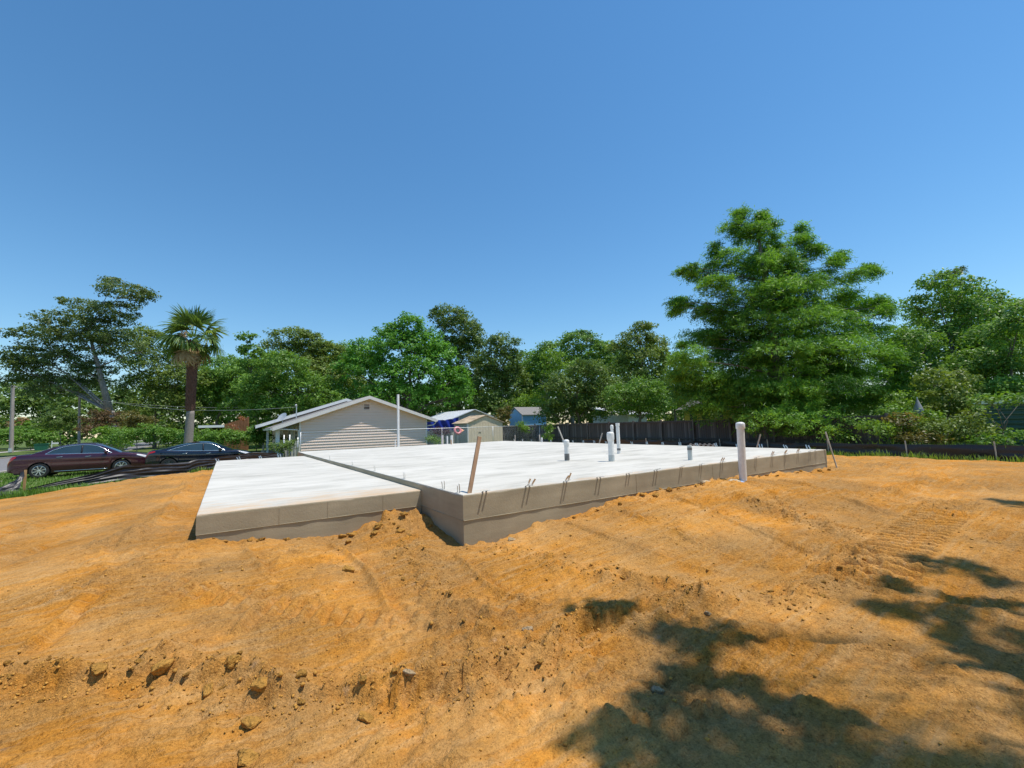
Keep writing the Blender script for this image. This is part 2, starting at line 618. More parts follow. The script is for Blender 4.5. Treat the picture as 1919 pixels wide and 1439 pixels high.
simple('palm_boot', (0.16, 0.075, 0.05), 0.9, 0.35, 16, bumpd=0.01)
simple('palm_grey', (0.25, 0.215, 0.185), 0.95, 0.25, 7, stretch=(1, 1, 4), bumpd=0.015)
simple('palm_flower', (0.72, 0.5, 0.28), 0.85, 0.2, 22)
simple('pale_clod', (0.5, 0.37, 0.22), 0.95, 0.2, 2, spec=0.1, bumpd=0.05)

leafmat('leaf_oak', (0.074, 0.125, 0.039), (0.202, 0.270, 0.073))
leafmat('leaf_dark', (0.074, 0.139, 0.034), (0.209, 0.310, 0.063))
leafmat('leaf_bright', (0.084, 0.220, 0.030), (0.204, 0.462, 0.060), 0.4)
leafmat('leaf_mid', (0.098, 0.203, 0.034), (0.239, 0.420, 0.063))
leafmat('leaf_olive', (0.105, 0.168, 0.034), (0.266, 0.361, 0.067))
leafmat('leaf_cypress', (0.07, 0.185, 0.032), (0.275, 0.52, 0.06), 0.4)
leafmat('leaf_lime', (0.115, 0.230, 0.029), (0.253, 0.414, 0.057), 0.42)
leafmat('leaf_rust', (0.11, 0.09, 0.035), (0.22, 0.13, 0.07))
leafmat('leaf_autumn', (0.115, 0.115, 0.034), (0.276, 0.230, 0.069))
leafmat('leaf_dry', (0.345, 0.230, 0.115), (0.575, 0.414, 0.207), 0.3)
leafmat('leaf_palm', (0.07, 0.14, 0.03), (0.2, 0.3, 0.07), 0.3)
leafmat('leaf_palm_young', (0.230, 0.345, 0.046), (0.391, 0.483, 0.092), 0.4)
leafmat('leaf_palm_dead', (0.380, 0.253, 0.127), (0.575, 0.425, 0.230), 0.3)
leafmat('leaf_plum', (0.057, 0.023, 0.040), (0.103, 0.034, 0.069))
leafmat('grass_blade', (0.103, 0.196, 0.034), (0.230, 0.380, 0.069), 0.4)
leafmat('vine_rust', (0.230, 0.092, 0.040), (0.460, 0.161, 0.069))

# slab outline (metres)
SX0, SX1, SY0, SY1, SZ = 2.26, 11.46, 4.53, 18.3, 0.55
GX0, GY0, GY1, GZ = -0.24, 5.78, 16.6, 0.47
SEAM = 0.262
GROUND_Z = -0.52

# ------------------------------------------------------------------ terrain
CTRL = np.array([
    (0, 0, -.22), (0, 2, -.2), (2, 1, -.2), (4, 0, -.18), (1.5, 3.3, -.12), (2.3, 4.4, -.02), (2.6, 4.2, -.02), (2.2, 5.0, .06), (1.9, 5.5, .06), (1.2, 5.5, .03),
    (0.4, 5.5, .12), (-.3, 5.6, .17), (-.5, 6.5, .2), (3.6, 4.3, .1), (4.6, 4.3, .18), (6, 4.3, .22), (7.3, 4.2, .23), (9, 4.2, .17), (11.5, 4.3, .13),
    (12.2, 6, .08), (14, 5, -.02), (13, 2, .0), (9, 2, .08), (6, 2.2, .02), (4, 2, -.1), (17, 3, -.2), (17, 8, -.22), (22, 4, -.4), (22, 9, -.38), (22, 20, -.45),
    (12.5, 12, .0), (14, 18, -.2), (11, 19.5, .0), (4, 19.5, .0), (1, 20.5, -.05), (-.8, 10, .16), (-.8, 15, .1), (-1.2, 18, .0), (-2.5, 12, .0),
    (-3, 8, -.05), (-3, 4, -.12), (-6, 4, -.2), (-5, 9, -.15), (-6, 14, -.25), (-5, 18.5, -.33), (-3.2, 21.5, -.33), (-1.2, 22.5, -.25), (0, 25, -.35), (6, 24, -.3), (12, 25, -.4),
    (4, 10, .1), (8, 10, .1), (8, 15, .1), (4, 15, .1), (22, -2, -.4), (12, -2, -.1), (6, -3, -.2), (-4, -1, -.22), (-9, 8, -.25)], float)


def poly_dist(x, y, pts):
    """distance to a polyline and signed side of it"""
    best = np.full(np.shape(x), 1e9)
    side = np.zeros(np.shape(x))
    along = np.zeros(np.shape(x))
    acc = 0.0
    for (ax, ay), (bx, by) in zip(pts[:-1], pts[1:]):
        dx, dy = bx - ax, by - ay
        l2 = dx * dx + dy * dy
        t = np.clip(((x - ax) * dx + (y - ay) * dy) / l2, 0, 1)
        qx, qy = ax + t * dx, ay + t * dy
        d = np.hypot(x - qx, y - qy)
        s = np.sign(dx * (y - ay) - dy * (x - ax))
        m = d < best
        best = np.where(m, d, best)
        side = np.where(m, s, side)
        along = np.where(m, acc + t * math.sqrt(l2), along)
        acc += math.sqrt(l2)
    return best, side, along


SCARP = [(-1.9, 4.2), (-1.0, 3.69), (-.66, 3.55), (-.29, 3.44), (.03, 3.18), (.22, 2.93), (.48, 2.79), (.72, 2.6), (.97, 2.44), (1.23, 2.31), (1.53, 2.27), (2.0, 2.37), (2.4, 2.42)]
WINDROWS = [([(2.55, 4.2), (2.7, 3.5), (2.85, 2.95), (3.1, 2.5), (3.2, 2.2)], .035, .12), ([(2.6, 2.35), (3.2, 2.2), (3.6, 1.9), (4.2, 1.75), (5.1, 1.9)], .04, .13),
            ([(6.2, 3.6), (6.0, 3.0), (5.9, 2.4), (5.6, 2.1)], .035, .1), ([(1.75, 5.0), (1.6, 4.3), (1.5, 3.6), (1.55, 2.9)], .025, .16),
            ([(-.9, 6.2), (-.75, 8), (-.7, 11), (-.75, 15)], .04, .12), ([(14.5, 4.5), (12.5, 3.1), (10.5, 2.6), (8.5, 2.4)], .045, .16), ([(19, 6.4), (15.5, 4.2), (13.5, 2.6)], .04, .15)]
# thin crisp berms left by the blade's edge and the tracks
SCRAPES = [([(3.5, 4.2), (3.55, 3.4), (3.75, 2.5)], .03, .03), ([(4.3, 4.1), (4.25, 3.1), (4.3, 2.2)], .026, .028), ([(5.4, 4.1), (5.1, 3.1), (4.9, 2.15)], .03, .03), ([(1.0, 5.3), (1.15, 4.3), (1.1, 3.4)], .03, .03), ([(.2, 5.3), (.35, 4.4), (.1, 3.7)], .028, .03),
           ([(-1.0, 6.0), (-.8, 5.0), (-1.0, 4.1)], .03, .035), ([(-1.6, 8), (-1.9, 6.2), (-1.8, 4.6)], .035, .04), ([(-2.6, 10), (-3, 7.5), (-2.8, 5)], .04, .05), ([(8.2, 4), (7.7, 3.1), (7.1, 2.3)], .035, .035), ([(9.4, 3.9), (8.9, 2.9), (8.2, 2.2)], .035, .04), ([(16, 6.5), (13, 3.6), (10.5, 1.6)], .05, .06), ([(13.5, 6), (11.8, 3.4), (10, 1.8)], .045, .05),
           ([(2.0, 4.2), (1.95, 3.4), (2.15, 2.75)], .028, .03), ([(3.0, 1.6), (3.35, 1.2), (3.5, .8)], .02, .03)]
TREADS = [([(4.2, 1.62), (4.9, 1.6), (6.2, 1.72), (7.6, 1.78), (9.5, 2.0)], .27, .135, .05), ([(7.44, 4.1), (6.95, 3.6), (6.45, 3.12), (6.2, 2.45), (5.96, 1.96)], .07, .1, .045), ([(-.6, 4.9), (.3, 4.0), (1.1, 3.3)], .16, .12, .022)]


def dirt_h(x, y):
    x, y = np.asarray(x, float), np.asarray(y, float)
    num = np.zeros(x.shape)
    den = np.zeros(x.shape)
    for cx, cy, cz in CTRL:
        w = 1.0 / ((x - cx) ** 2 + (y - cy) ** 2 + 0.12) ** 1.7
        num += w * cz
        den += w
    h = num / den
    near = np.clip(1.3 - np.hypot(x - 2, y - 3) / 14, 0.35, 1)
    h += 0.045 * fbm(x * .55, y * .55, 1, 3)
    rough = np.clip(0.5 + 1.6 * fbm(x * .7, y * .7, 5, 3), 0.15, 1.2)
    h += near * rough * 0.030 * fbm(x * 4.2, y * 4.2, 2, 4, .6)
    h += near * rough * 0.02 * np.abs(fbm(x * 13, y * 13, 8, 3, .6))
    h += rough * 0.014 * fbm(x * 34, y * 34, 12, 2)
    crumb = np.clip(.07 + 1.5 * fbm(x * .9, y * .9, 15, 3), .02, .7)
    # blade drag streaks
    a = R(128)
    xs, ys = x * math.cos(a) + y * math.sin(a), -x * math.sin(a) + y * math.cos(a)
    h += 0.028 * fbm(xs * .35, ys * 6.5, 21, 3) * np.clip(.6 + 1.5 * fbm(x * .4, y * .4, 25, 2), .1, 1.3)
    # blade-cut step across the foreground
    wob = 0.10 * fbm(x * 3.1, y * 3.1, 31, 3)
    d, s, al = poly_dist(x + wob, y + wob, SCARP)
    sd = d * s
    fade = np.clip(al / .5, 0, 1) * np.clip((5.6 - al) / .7, 0, 1)
    h += fade * np.exp(-d / .7) * np.where(sd > 0, .0, -.045)
    h += fade * .045 * np.exp(-((sd - .07) / .1) ** 2) * (0.7 + 1.8 * fbm(x * 9, y * 9, 33, 3))
    crumb = crumb + .85 * fade * np.exp(-((sd - .03) / .16) ** 2)
    for pts, hh, ww in WINDROWS:
        d, s, al = poly_dist(x + .5 * wob, y + .5 * wob, pts)
        h += hh * np.exp(-(d / ww) ** 2) * (0.75 + 2.2 * fbm(x * 8, y * 8, 41, 3))
        crumb = crumb + .5 * np.exp(-(d / (ww * 1.5)) ** 2)
    for pts, hh, ww in SCRAPES:
        d, s, al = poly_dist(x + .25 * wob, y + .25 * wob, pts)
        h += hh * (.35 + 1.6 * np.clip(.5 + fbm(x * 3, y * 3, 45, 3), 0, 1)) * (np.exp(-(d / ww) ** 2) - .5 * np.exp(-((d * s - 2.2 * ww) / (1.4 * ww)) ** 2))
    for pts, hw, sp_, amp in TREADS:
        d, s, al = poly_dist(x, y, pts)
        m = np.clip((hw - d) / .04, 0, 1) * np.clip((4.9 - al) / .9, 0, 1) * np.clip(al / .5, 0, 1)
        patch = np.clip(.9 + 1.2 * fbm(x * 1.5, y * 1.5, 55, 2), 0.1, 1)
        sw = np.sin((al + .25 * (d * s)) * 2 * math.pi / sp_)
        h += m * patch * (amp * np.sign(sw) * np.abs(sw) ** .5 - amp * .6)
    # heaped spoil in the corner between the two slabs
    mound = np.exp(-(((x - 1.85) / .5) ** 2 + ((y - 5.62) / .3) ** 2))
    h += mound * (.15 + .09 * fbm(x * 6, y * 6, 61, 4, .6))
    crumb = crumb + 1.3 * mound
    wx, wy = x + .03 * fbm(x * 11, y * 11, 16, 2), y + .03 * fbm(x * 11, y * 11, 18, 2)
    h += crumb * (.066 * chunks(wx * 8, wy * 8, 1) + .04 * chunks(wx * 17, wy * 17, 2) + .016 * chunks(wx * 36, wy * 36, 3))
    m2 = np.exp(-(((x - 7.1) / .45) ** 2 + ((y - 4.15) / .28) ** 2))
    h += m2 * (.05 + .1 * fbm(x * 9, y * 9, 63, 3, .6))
    # crumbs banked against the formed sides
    e = np.exp(-np.clip(SY0 - y, 0, 9) / .18) * ((x > SX0) & (x < SX1) & (y < SY0))
    h += e * .05 * (.3 + 1.6 * fbm(x * 5, y * 5, 71, 4, .6))
    e = np.exp(-np.clip(GY0 - y, 0, 9) / .16) * ((x > GX0 - .2) & (x < SX0) & (y < GY0))
    h += e * .05 * (.2 + 1.6 * fbm(x * 5, y * 5, 73, 4, .6))
    # keep it under the slabs
    ins = (x > GX0 + .02) & (x < SX1 - .02) & (y > GY0 + .02) & (y < SY1 - .02)
    h = np.where(ins, np.minimum(h, .3), h)
    # outline of the stripped lot: outside it the sheet dives under the lawn
    edge = [(-14, 6), (-9, 14.5), (-5.5, 18.7), (-3.4, 22.1), (-1.3, 23.4), (0.2, 25.6), (6, 26), (22.3, 26), (22.4, 9), (22.6, 3), (22.9, -6), (-14, -6), (-14, 6)]
    d, s, al = poly_dist(x + .5 * fbm(x * 1.1, y * 1.1, 81, 4), y + .5 * fbm(x * 1.1, y * 1.1, 83, 4), edge)
    sd = np.where(s < 0, d, -d)                      # inside positive
    h = np.where(sd < 0, np.minimum(h, GROUND_Z + .02 + sd * .25), np.where(sd < .6, GROUND_Z + .02 + (h - GROUND_Z - .02) * np.clip(sd / .6, 0, 1) ** .6, h))
    return h


def graded(lo, fine_lo, fine_hi, hi, step, grow=1.07, mx=.5):
    a = list(np.arange(fine_lo, fine_hi, step))
    s, x = step, a[-1]
    while x < hi:
        s = min(s * grow, mx)
        x += s
        a.append(x)
    s, x = step, a[0]
    pre = []
    while x > lo:
        s = min(s * grow, mx)
        x -= s
        pre.append(x)
    return np.array(pre[::-1] + a)


gx = graded(-13, -1.4, 7.2, 24, .019, 1.04, .35)
gy = graded(-5, .7, 5.0, 27, .017, 1.04, .35)
X, Y = np.meshgrid(gx, gy)
H = dirt_h(X, Y)
nr, nc = X.shape
idx = np.arange(nr * nc).reshape(nr, nc)
quads = np.stack([idx[:-1, :-1], idx[:-1, 1:], idx[1:, 1:], idx[1:, :-1]], -1).reshape(-1, 4)
o = raw_mesh('dirt_ground', np.stack([X, Y, H], -1).reshape(-1, 3), quads, 'dirt', smooth=True)
tag(o, 'graded yellow-orange dirt of the building lot', 'ground', kind='structure')

# lawn sheet to the horizon (a little uneven)
gx2 = np.concatenate([np.linspace(-900, -60, 12), np.linspace(-55, 75, 66), np.linspace(80, 900, 12)])
gy2 = np.concatenate([np.linspace(-400, -20, 6), np.linspace(-15, 115, 66), np.linspace(125, 1200, 14)])
X2, Y2 = np.meshgrid(gx2, gy2)
nr, nc = X2.shape
idx = np.arange(nr * nc).reshape(nr, nc)
quads = np.stack([idx[:-1, :-1], idx[:-1, 1:], idx[1:, 1:], idx[1:, :-1]], -1).reshape(-1, 4)
Z2 = GROUND_Z + 0 * X2
o = raw_mesh('ground', np.stack([X2, Y2, Z2], -1).reshape(-1, 3), quads, 'lawn')
tag(o, 'grassy ground around the lot and beyond', 'ground', kind='structure')

b = MB()
b.box((-18.5, -60, GROUND_Z - .2), (-10.6, 400, GROUND_Z + .006))
tag(b.build('road', 'asphalt'), 'grey street running past the lot', 'road', kind='structure')
b = MB()
for k in range(14):
    b.box((-9.9, 8 + k * 1.5, GROUND_Z - .1), (-8.3, 9.485 + k * 1.5, GROUND_Z + .03))
tag(b.build('pavement', 'sidewalk', bevel=.006), 'concrete pavement slabs beside the street', 'pavement', kind='structure')
b = MB()
b.box((-18.75, -60, GROUND_Z - .1), (-18.55, 400, GROUND_Z + .11))
b.box((-10.55, -60, GROUND_Z - .1), (-10.38, 400, GROUND_Z + .11))
tag(b.build('kerb', 'sidewalk'), 'concrete kerbs along the street', 'kerb', kind='structure')
b = MB()
b.box((-29, -60, GROUND_Z - .1), (-27, 400, GROUND_Z + .03))
tag(b.build('path', 'sidewalk'), 'pale concrete path across the street', 'path', kind='structure')

# ------------------------------------------------------------------ concrete slabs
def slab(name, label, x0, x1, y0, y1, top, topmat, z_bot=-.45):
    t = thing(name, label, 'slab', (x0, y0, 0))
    # upper course: gently wavering arris, dry pale top, fresh formed sides
    nx, ny = 110, 150
    xs, ys = np.linspace(x0, x1, nx), np.linspace(y0, y1, ny)
    XX, YY = np.meshgrid(xs, ys)
    ZZ = top + .006 * fbm(XX * .8, YY * .8, 91, 3)
    b = MB()
    b.grid(np.stack([XX, YY, ZZ], -1), 0)
    ring = [(i, 0) for i in range(nx)] + [(nx - 1, j) for j in range(1, ny)] + [(i, ny - 1) for i in range(nx - 2, -1, -1)] + [(0, j) for j in range(ny - 2, 0, -1)]
    P = []
    for i, j in ring:
        P.append((xs[i], ys[j], ZZ[j, i]))
    chip = [max(0.0, float(vnoise(p[0] * 5.3, p[1] * 5.3, 97)) - .2) * .06 + .004 * float(vnoise(p[0] * 17, p[1] * 17, 98)) for p in P]
    n = len(P)
    # small rounded arris then the vertical face
    cx, cy = (x0 + x1) / 2, (y0 + y1) / 2
    rows = [P]
    for dz, out in ((-.004, .004), (-.012, .007), (SEAM - top, .007)):
        rows.append([(p[0] + out * (1 if p[0] >= x1 - 1e-6 else -1 if p[0] <= x0 + 1e-6 else 0), p[1] + out * (1 if p[1] >= y1 - 1e-6 else -1 if p[1] <= y0 + 1e-6 else 0),
                      (p[2] + dz * 1.5 - ch) if dz > -.1 else SEAM) for p, ch in zip(P, chip)])
    vv = [q for r in rows for q in r]
    ff = []
    for r in range(3):
        for k in range(n):
            k2 = (k + 1) % n
            ff.append((r * n + k, r * n + k2, (r + 1) * n + k2, (r + 1) * n + k))
    b.add(vv, ff[:n], 0)
    b.add(vv, ff[n:], 1)
    b.build('upper_course', [topmat, 'concrete_side'], t, fixn=True)
    b = MB()
    b.box((x0 - .002, y0 - .002, z_bot), (x1 + .002, y1 + .002, SEAM - .001))
    b.build('lower_course', 'concrete_side', t)
    # ragged fin where the two form boards met
    b = MB()
    for (ax, ay, bx, by, nx_, ny_) in ((x0, y0, x1, y0, 0, -1), (x0, y0, x0, y1, -1, 0), (x1, y0, x1, y1, 1, 0)):
        L = math.hypot(bx - ax, by - ay)
        k = int(L / .09)
        rowA, rowB, rowC = [], [], []
        for i in range(k + 1):
            f = i / k
            px, py = ax + (bx - ax) * f, ay + (by - ay) * f
            o_ = .009 + max(0, .004 * (1 + 2.2 * float(vnoise(px * 6 + 5, py * 6, 95))))
            hh = .006 + .004 * float(vnoise(px * 9, py * 9, 96))
            rowA.append((px, py, SEAM + hh))
            rowB.append((px + nx_ * o_, py + ny_ * o_, SEAM + .001))
            rowC.append((px, py, SEAM - hh))
        b.grid([rowA, rowB, rowC])
    b.build('form_seam', 'concrete_side', t)
    # butt joints between form boards leave thin upright fins
    for k, f in enumerate((.31, .52, .79)):
        x = x0 + (x1 - x0) * f
        b = MB()
        b.box((x - .003, y0 - .0105, SEAM + .004), (x + .003, y0 - .004, top - .02))
        b.build('form_joint', 'concrete_side', t)
    return t


main_slab = slab('concrete_slab', 'large raised pale concrete house slab with pipes standing in it', SX0, SX1, SY0, SY1, SZ, 'concrete_top')
garage_slab = slab('concrete_slab', 'lower, narrower concrete slab with orange dirt stains beside the main slab', GX0, SX0 - .012, GY0, GY1, GZ, 'concrete_top_garage')


def anchor(parent, x, y, z, nx, ny, kind, seed):
    """pair of bent steel tangs cast into the slab edge"""
    r = random.Random(seed)
    tx, ty = -ny, nx
    b = MB()
    for s in (-1, 1):
        off = s * .028 + r.uniform(-.006, .006)
        bx, by = x + tx * off, y + ty * off
        if kind == 'out':
            d, up = r.uniform(.05, .075), r.uniform(.0, .03)
            pts = [(bx - nx * .02, by - ny * .02, z - .004), (bx, by, z + .012), (bx + nx * d * .5, by + ny * d * .5, z + .015 + up * .4), (bx + nx * d, by + ny * d, z + .012 + up)]
        else:
            h = r.uniform(.075, .11)
            l = r.uniform(.02, .05)
            pts = [(bx - nx * .012, by - ny * .012, z - .02), (bx - nx * .008, by - ny * .008, z + .02), (bx + tx * l * .5, by + ty * l * .5, z + h * .6), (bx + tx * l + nx * .012, by + ty * l + ny * .012, z + h)]
        for a, c in zip(pts[:-1], pts[1:]):
            b.beam(a, c, .023, .0035, up=(nx * .3, ny * .3, 1) if kind == 'out' else (nx, ny, 0.05))
    b.build('anchor_strap', 'steel', parent)


for i, x in enumerate((2.54, 3.16, 3.76, 4.37, 4.96, 5.57, 6.2, 6.73, 7.34, 7.92, 8.47, 9.08, 9.6, 10.14, 10.68, 10.95)):
    anchor(main_slab, x, SY0, SZ, 0, -1, 'out', i)
    if i in (2, 8, 11, 12, 13, 1):
        anchor(main_slab, x + .05, SY0 + .02, SZ, 0, -1, 'up', 50 + i)
for i, y in enumerate((4.86, 5.35, 5.95, 6.56, 7.17, 7.76, 8.33, 8.95, 9.57, 10.2, 10.8, 11.4, 12, 12.6, 13.2, 13.8, 14.6, 15.3, 16, 16.7, 17.4)):
    anchor(main_slab, SX1 - .03, y, SZ, 1, 0, 'up', 100 + i)
for i, y in enumerate((4.72, 5.15, 6.6, 8.2, 9.9, 12.4)):
    anchor(main_slab, SX0 + .03, y, SZ, -1, 0, 'up', 200 + i)
for i, (x, y) in enumerate(((GX0 + .04, 15.9), (.35, GY1 - .03), (.95, GY1 - .03), (1.5, GY1 - .03))):
    anchor(garage_slab, x, y, GZ, 0, 1, 'up', 300 + i)


# ------------------------------------------------------------------ plumbing stubs
def pipe(label, x, y, z, h, r, cap='dome', group='plumbing pipes in the slab', mat='pvc', band=None, lean=(0, 0), name='plumbing_pipe', collar=None):
    t = thing(name, label, 'pipe', (x, y, z), group)
    lx, ly = lean
    b = MB()
    top = (x + lx * h, y + ly * h, z + h)
    b.tube([(x, y, z - .05), ((x + top[0]) / 2, (y + top[1]) / 2, z + h / 2), top], r, 20)
    b.build('pipe_body', mat, t, smooth=True, auto=40)
    if cap == 'dome':
        b = MB()
        R_ = r * 1.2
        prof = [(R_, -.075), (R_, 0), (R_ * .96, .012), (R_ * .8, .024), (R_ * .45, .034), (0.001, .037)]
        b.lathe([(R_ * .98, -.078)] + prof, top, 20)
        b.build('cap', mat, t, smooth=True, auto=50)
    elif cap == 'bell':
        b = MB()
        b.lathe([(r * 1.02, -.16), (r * 1.28, -.11), (r * 1.3, -.02), (r * 1.24, .005), (r * 1.0, .02), (0.001, .028)], top, 20)
        b.build('cap', mat, t, smooth=True, auto=50)
    elif cap == 'ring':
        b = MB()
        b.lathe([(r * 1.01, -.07), (r * 1.16, -.066), (r * 1.16, .0), (r * .92, .0), (r * .9, -.05), (0.001, -.05)], top, 20)
        b.build('coupling', mat, t, smooth=True, auto=40)
    if band:
        b = MB()
        b.tube([(x + lx * band[0], y + ly * band[0], z + band[0]), (x + lx * band[1], y + ly * band[1], z + band[1])], r + .003, 20, caps=False)
        b.build('wrap', 'pvc_print' if len(band) < 3 else band[2], t, smooth=True)
    if collar:
        b = MB()
        b.lathe([(r + .001, collar + .035), (r * 1.14, collar + .03), (r * 1.14, collar - .03), (r + .001, collar - .035)], (x, y, z), 20)
        b.build('collar', mat, t, smooth=True, auto=40)
    return t


pipe('short white capped pipe with a dark wrap round its foot, on the slab', 5.93, 7.06, SZ, .40, .05, 'dome', band=(.01, .145))
pipe('thick white pipe with a flared capped top near the slab front', 6.39, 6.25, SZ, .55, .057, 'bell', band=(.0, .12, 'grey_plastic'))
pipe('tall slim white pipe with a coupling and a dark foot', 7.99, 7.56, SZ, .74, .042, 'ring', band=(.08, .13))
pipe('slim capped white pipe standing just behind the thick flared pipe', 8.48, 8.23, SZ, .66, .036, 'dome')
pipe('short open grey-white pipe low on the slab, left of the big pipe in the dirt', 7.45, 5.23, SZ, .28, .042, None, mat='grey_plastic', band=(.19, .24))
pipe('very tall thin white vent pipe in front of the siding gable', 6.05, 18.1, SZ, 2.2, .05, None, collar=1.6)
pipe('short thin white stick of pipe at the foot of the tall vent pipe', 5.9, 18.05, SZ, .3, .018, None)
pipe('stubby pinkish pipe, one of three near the shed, nearest the house', 8.05, 18.1, SZ, .4, .05, None, mat='pvc_dirty')
pipe('thinner middle pipe of three near the tan shed', 8.2, 17.9, SZ, .36, .034, None, mat='pvc')
pipe('stubby white pipe of three nearest the tan shed', 8.5, 18.1, SZ, .38, .055, None, mat='pvc')
pipe('tiny white capped pipe at the far edge of the slab', 11.25, 15.0, SZ, .16, .03, 'dome')
# the big clean-out standing in the dirt by the front face
px_, py_ = 7.25, 4.12
pz_ = float(dirt_h(px_, py_))
pipe('big white capped drain pipe standing in the dirt before the slab', px_, py_, .16, 1.06, .060, 'dome', 'drain pipe in the dirt', lean=(-.005, -.03), collar=.05)
t = thing('pipe_elbow_joint', 'buried drain elbow wrapped in foam with blue tape', 'pipe joint', (6.95, 4.2, .2))
b = MB()
pts = [(6.62 + .07 * i, 4.46 - .045 * i, .25 + .02 * math.sin(i * 1.2)) for i in range(9)]
b.tube(pts, [.045 + .018 * math.sin(i * 2.1 + 1) for i in range(9)], 10)
o = b.build('foam_wrap', 'insulation', t, smooth=True)
b = MB()
b.tube([(7.1, 4.14, .2), (7.17, 4.1, .215), (7.24, 4.08, .2)], [.06, .075, .06], 10)
b.build('tape', 'blue_vinyl', t, smooth=True)


# ------------------------------------------------------------------ stakes
def stake(label, a, c, w, h, mat, group='stakes round the slab', point=False):
    b = MB()
    b.beam(a, c, w, h, up=(0, 1, 0))
    o = b.build('wooden_stake', mat, bevel=.003)
    return tag(o, label, 'stake', group)


stake('leaning brown wooden stake at the near corner of the slab', (2.33, 4.58, .40), (2.56, 4.66, 1.19), .05, .022, 'stake_wood')
stake('grey metal-like stake leaning at the slab corner by the cypress', (11.62, 4.4, .12), (11.42, 4.48, .95), .032, .022, 'stake_grey')
stake('pale thin stake leaning at the back of the slab before the dark fence', (11.55, 13.75, .3), (11.3, 13.95, 1.2), .05, .03, 'stake_grey')
stake('short grey stake at the slab edge left of the tiny pipe', (11.56, 15.5, .2), (11.5, 15.5, .86), .045, .03, 'stake_grey')
stake('short thin stake at the far slab corner by the chain-link fence', (11.56, 17.55, .2), (11.54, 17.5, .83), .04, .025, 'stake_grey')
stake('short stake leaning towards the wood fence behind the slab', (11.6, 12.05, .3), (11.8, 11.95, .92), .04, .03, 'stake_grey')
stake('small weathered stake by the three pipes at the far slab edge', (8.25, 17.6, .53), (8.25, 17.62, .75), .05, .03, 'stake_wood')
stake('pale wood stake pushed in behind the slab by the pallet', (18.6, 10.0, -.3), (18.85, 9.8, .62), .07, .03, 'stake_grey')
stake('tan survey stake holding the crumpled black fabric', (-5.72, 21.7, -.6), (-5.72, 21.72, .28), .06, .05, 'stake_tan')


# ------------------------------------------------------------------ silt fences
def fabric_sheet(path, z_bot, hgt, crumple, seed, folds=10, sag=0.1, n=220):
    """crumpled fabric following a ground path: rows x cols"""
    P = np.array(path, float)
    seg = np.r_[0, np.cumsum(np.hypot(*np.diff(P, axis=0).T))]
    s = np.linspace(0, seg[-1], n)
    x, y = np.interp(s, seg, P[:, 0]), np.interp(s, seg, P[:, 1])
    dx, dy = np.gradient(x), np.gradient(y)
    l = np.hypot(dx, dy)
    nx, ny = dy / l, -dx / l
    rows = []
    m = folds * 2 + 2
    for i in range(m):
        f = i / (m - 1)
        hz = hgt(s) if callable(hgt) else np.full(n, hgt)
        hz = hz * (1 - sag * (.5 + fbm(s * .6, 0 * s, seed, 2)))
        ridge = np.abs(((f * folds * .5 + 1.3 * fbm(s * .45, 0 * s + f * 1.3, seed + 1, 3)) % 1) - .5) * 2 - .5
        off = crumple * (ridge * 1.1 + 2.0 * fbm(s * .9, 0 * s + f * 5, seed + 2, 3))
        zz = (z_bot(x, y) if callable(z_bot) else z_bot) + f * hz + .35 * crumple * fbm(s * 1.4, 0 * s + f * 3, seed + 4, 3)
        rows.append(np.stack([x + nx * off, y + ny * off, zz], -1))
    return np.array(rows)


def gz(x, y):
    return np.maximum(dirt_h(x, y), GROUND_Z) - .04


t = thing('silt_fence', 'sagging crumpled black silt fence in front of the two parked cars', 'silt fence', (-3, 24, GROUND_Z))
path = [(-5.7, 21.75), (-4.3, 22.3), (-3.1, 22.85), (-1.9, 23.3), (-.7, 24.2), (.5, 25.0), (2.2, 25.5)]
b = MB()
b.grid(fabric_sheet(path, lambda x, y: np.maximum(dirt_h(x, y), GROUND_Z) + .02, lambda s: .16 + .58 * np.clip(s / 2.6, 0, 1), .042, 11, folds=10, sag=.2, n=260))
b.build('fabric', 'silt_fabric', t, smooth=True, fixn=False)
for x, y in ((-3.0, 22.95), (-.7, 24.3), (1.4, 25.4)):
    b = MB()
    b.beam((x, y + .06, GROUND_Z - .2), (x + .04, y + .07, -.02), .04, .03, up=(0, 1, 0))
    b.build('post', 'stake_grey', t)
# loose heap of the same fabric round the tan stake
t = thing('fabric_heap', 'heap of loose black fabric drooping from the tan stake', 'fabric', (-5.9, 20.6, GROUND_Z))
a = np.linspace(0, 1, 60)
rows = []
for i in range(26):
    f = i / 25
    cx = -5.75 - .9 * f + .25 * np.sin(a * 9 + f * 3) * f
    cy = 21.72 - 2.6 * a * (.35 + .65 * f) - .2 * f
    zz = GROUND_Z + .06 + (.68 * (1 - f) ** 1.5) * np.clip(1 - a * 1.9, .03, 1) + .12 * np.abs(fbm(a * 7, 0 * a + f * 6, 14, 3)) + .16 * f * np.abs(np.sin(a * 14 + f * 9)) * (1 - f)
    zz = np.maximum(zz, dirt_h(cx, cy) + .02 + .1 * np.abs(fbm(a * 9, 0 * a + f * 7, 17, 3)))
    rows.append(np.stack([cx + .12 * fbm(a * 8, 0 * a + f * 8, 15, 3), cy + .12 * fbm(a * 8, 0 * a + f * 8, 16, 3), zz], -1))
b = MB()
b.grid(np.array(rows))
b.build('fabric', 'silt_fabric', t, smooth=True, fixn=False)

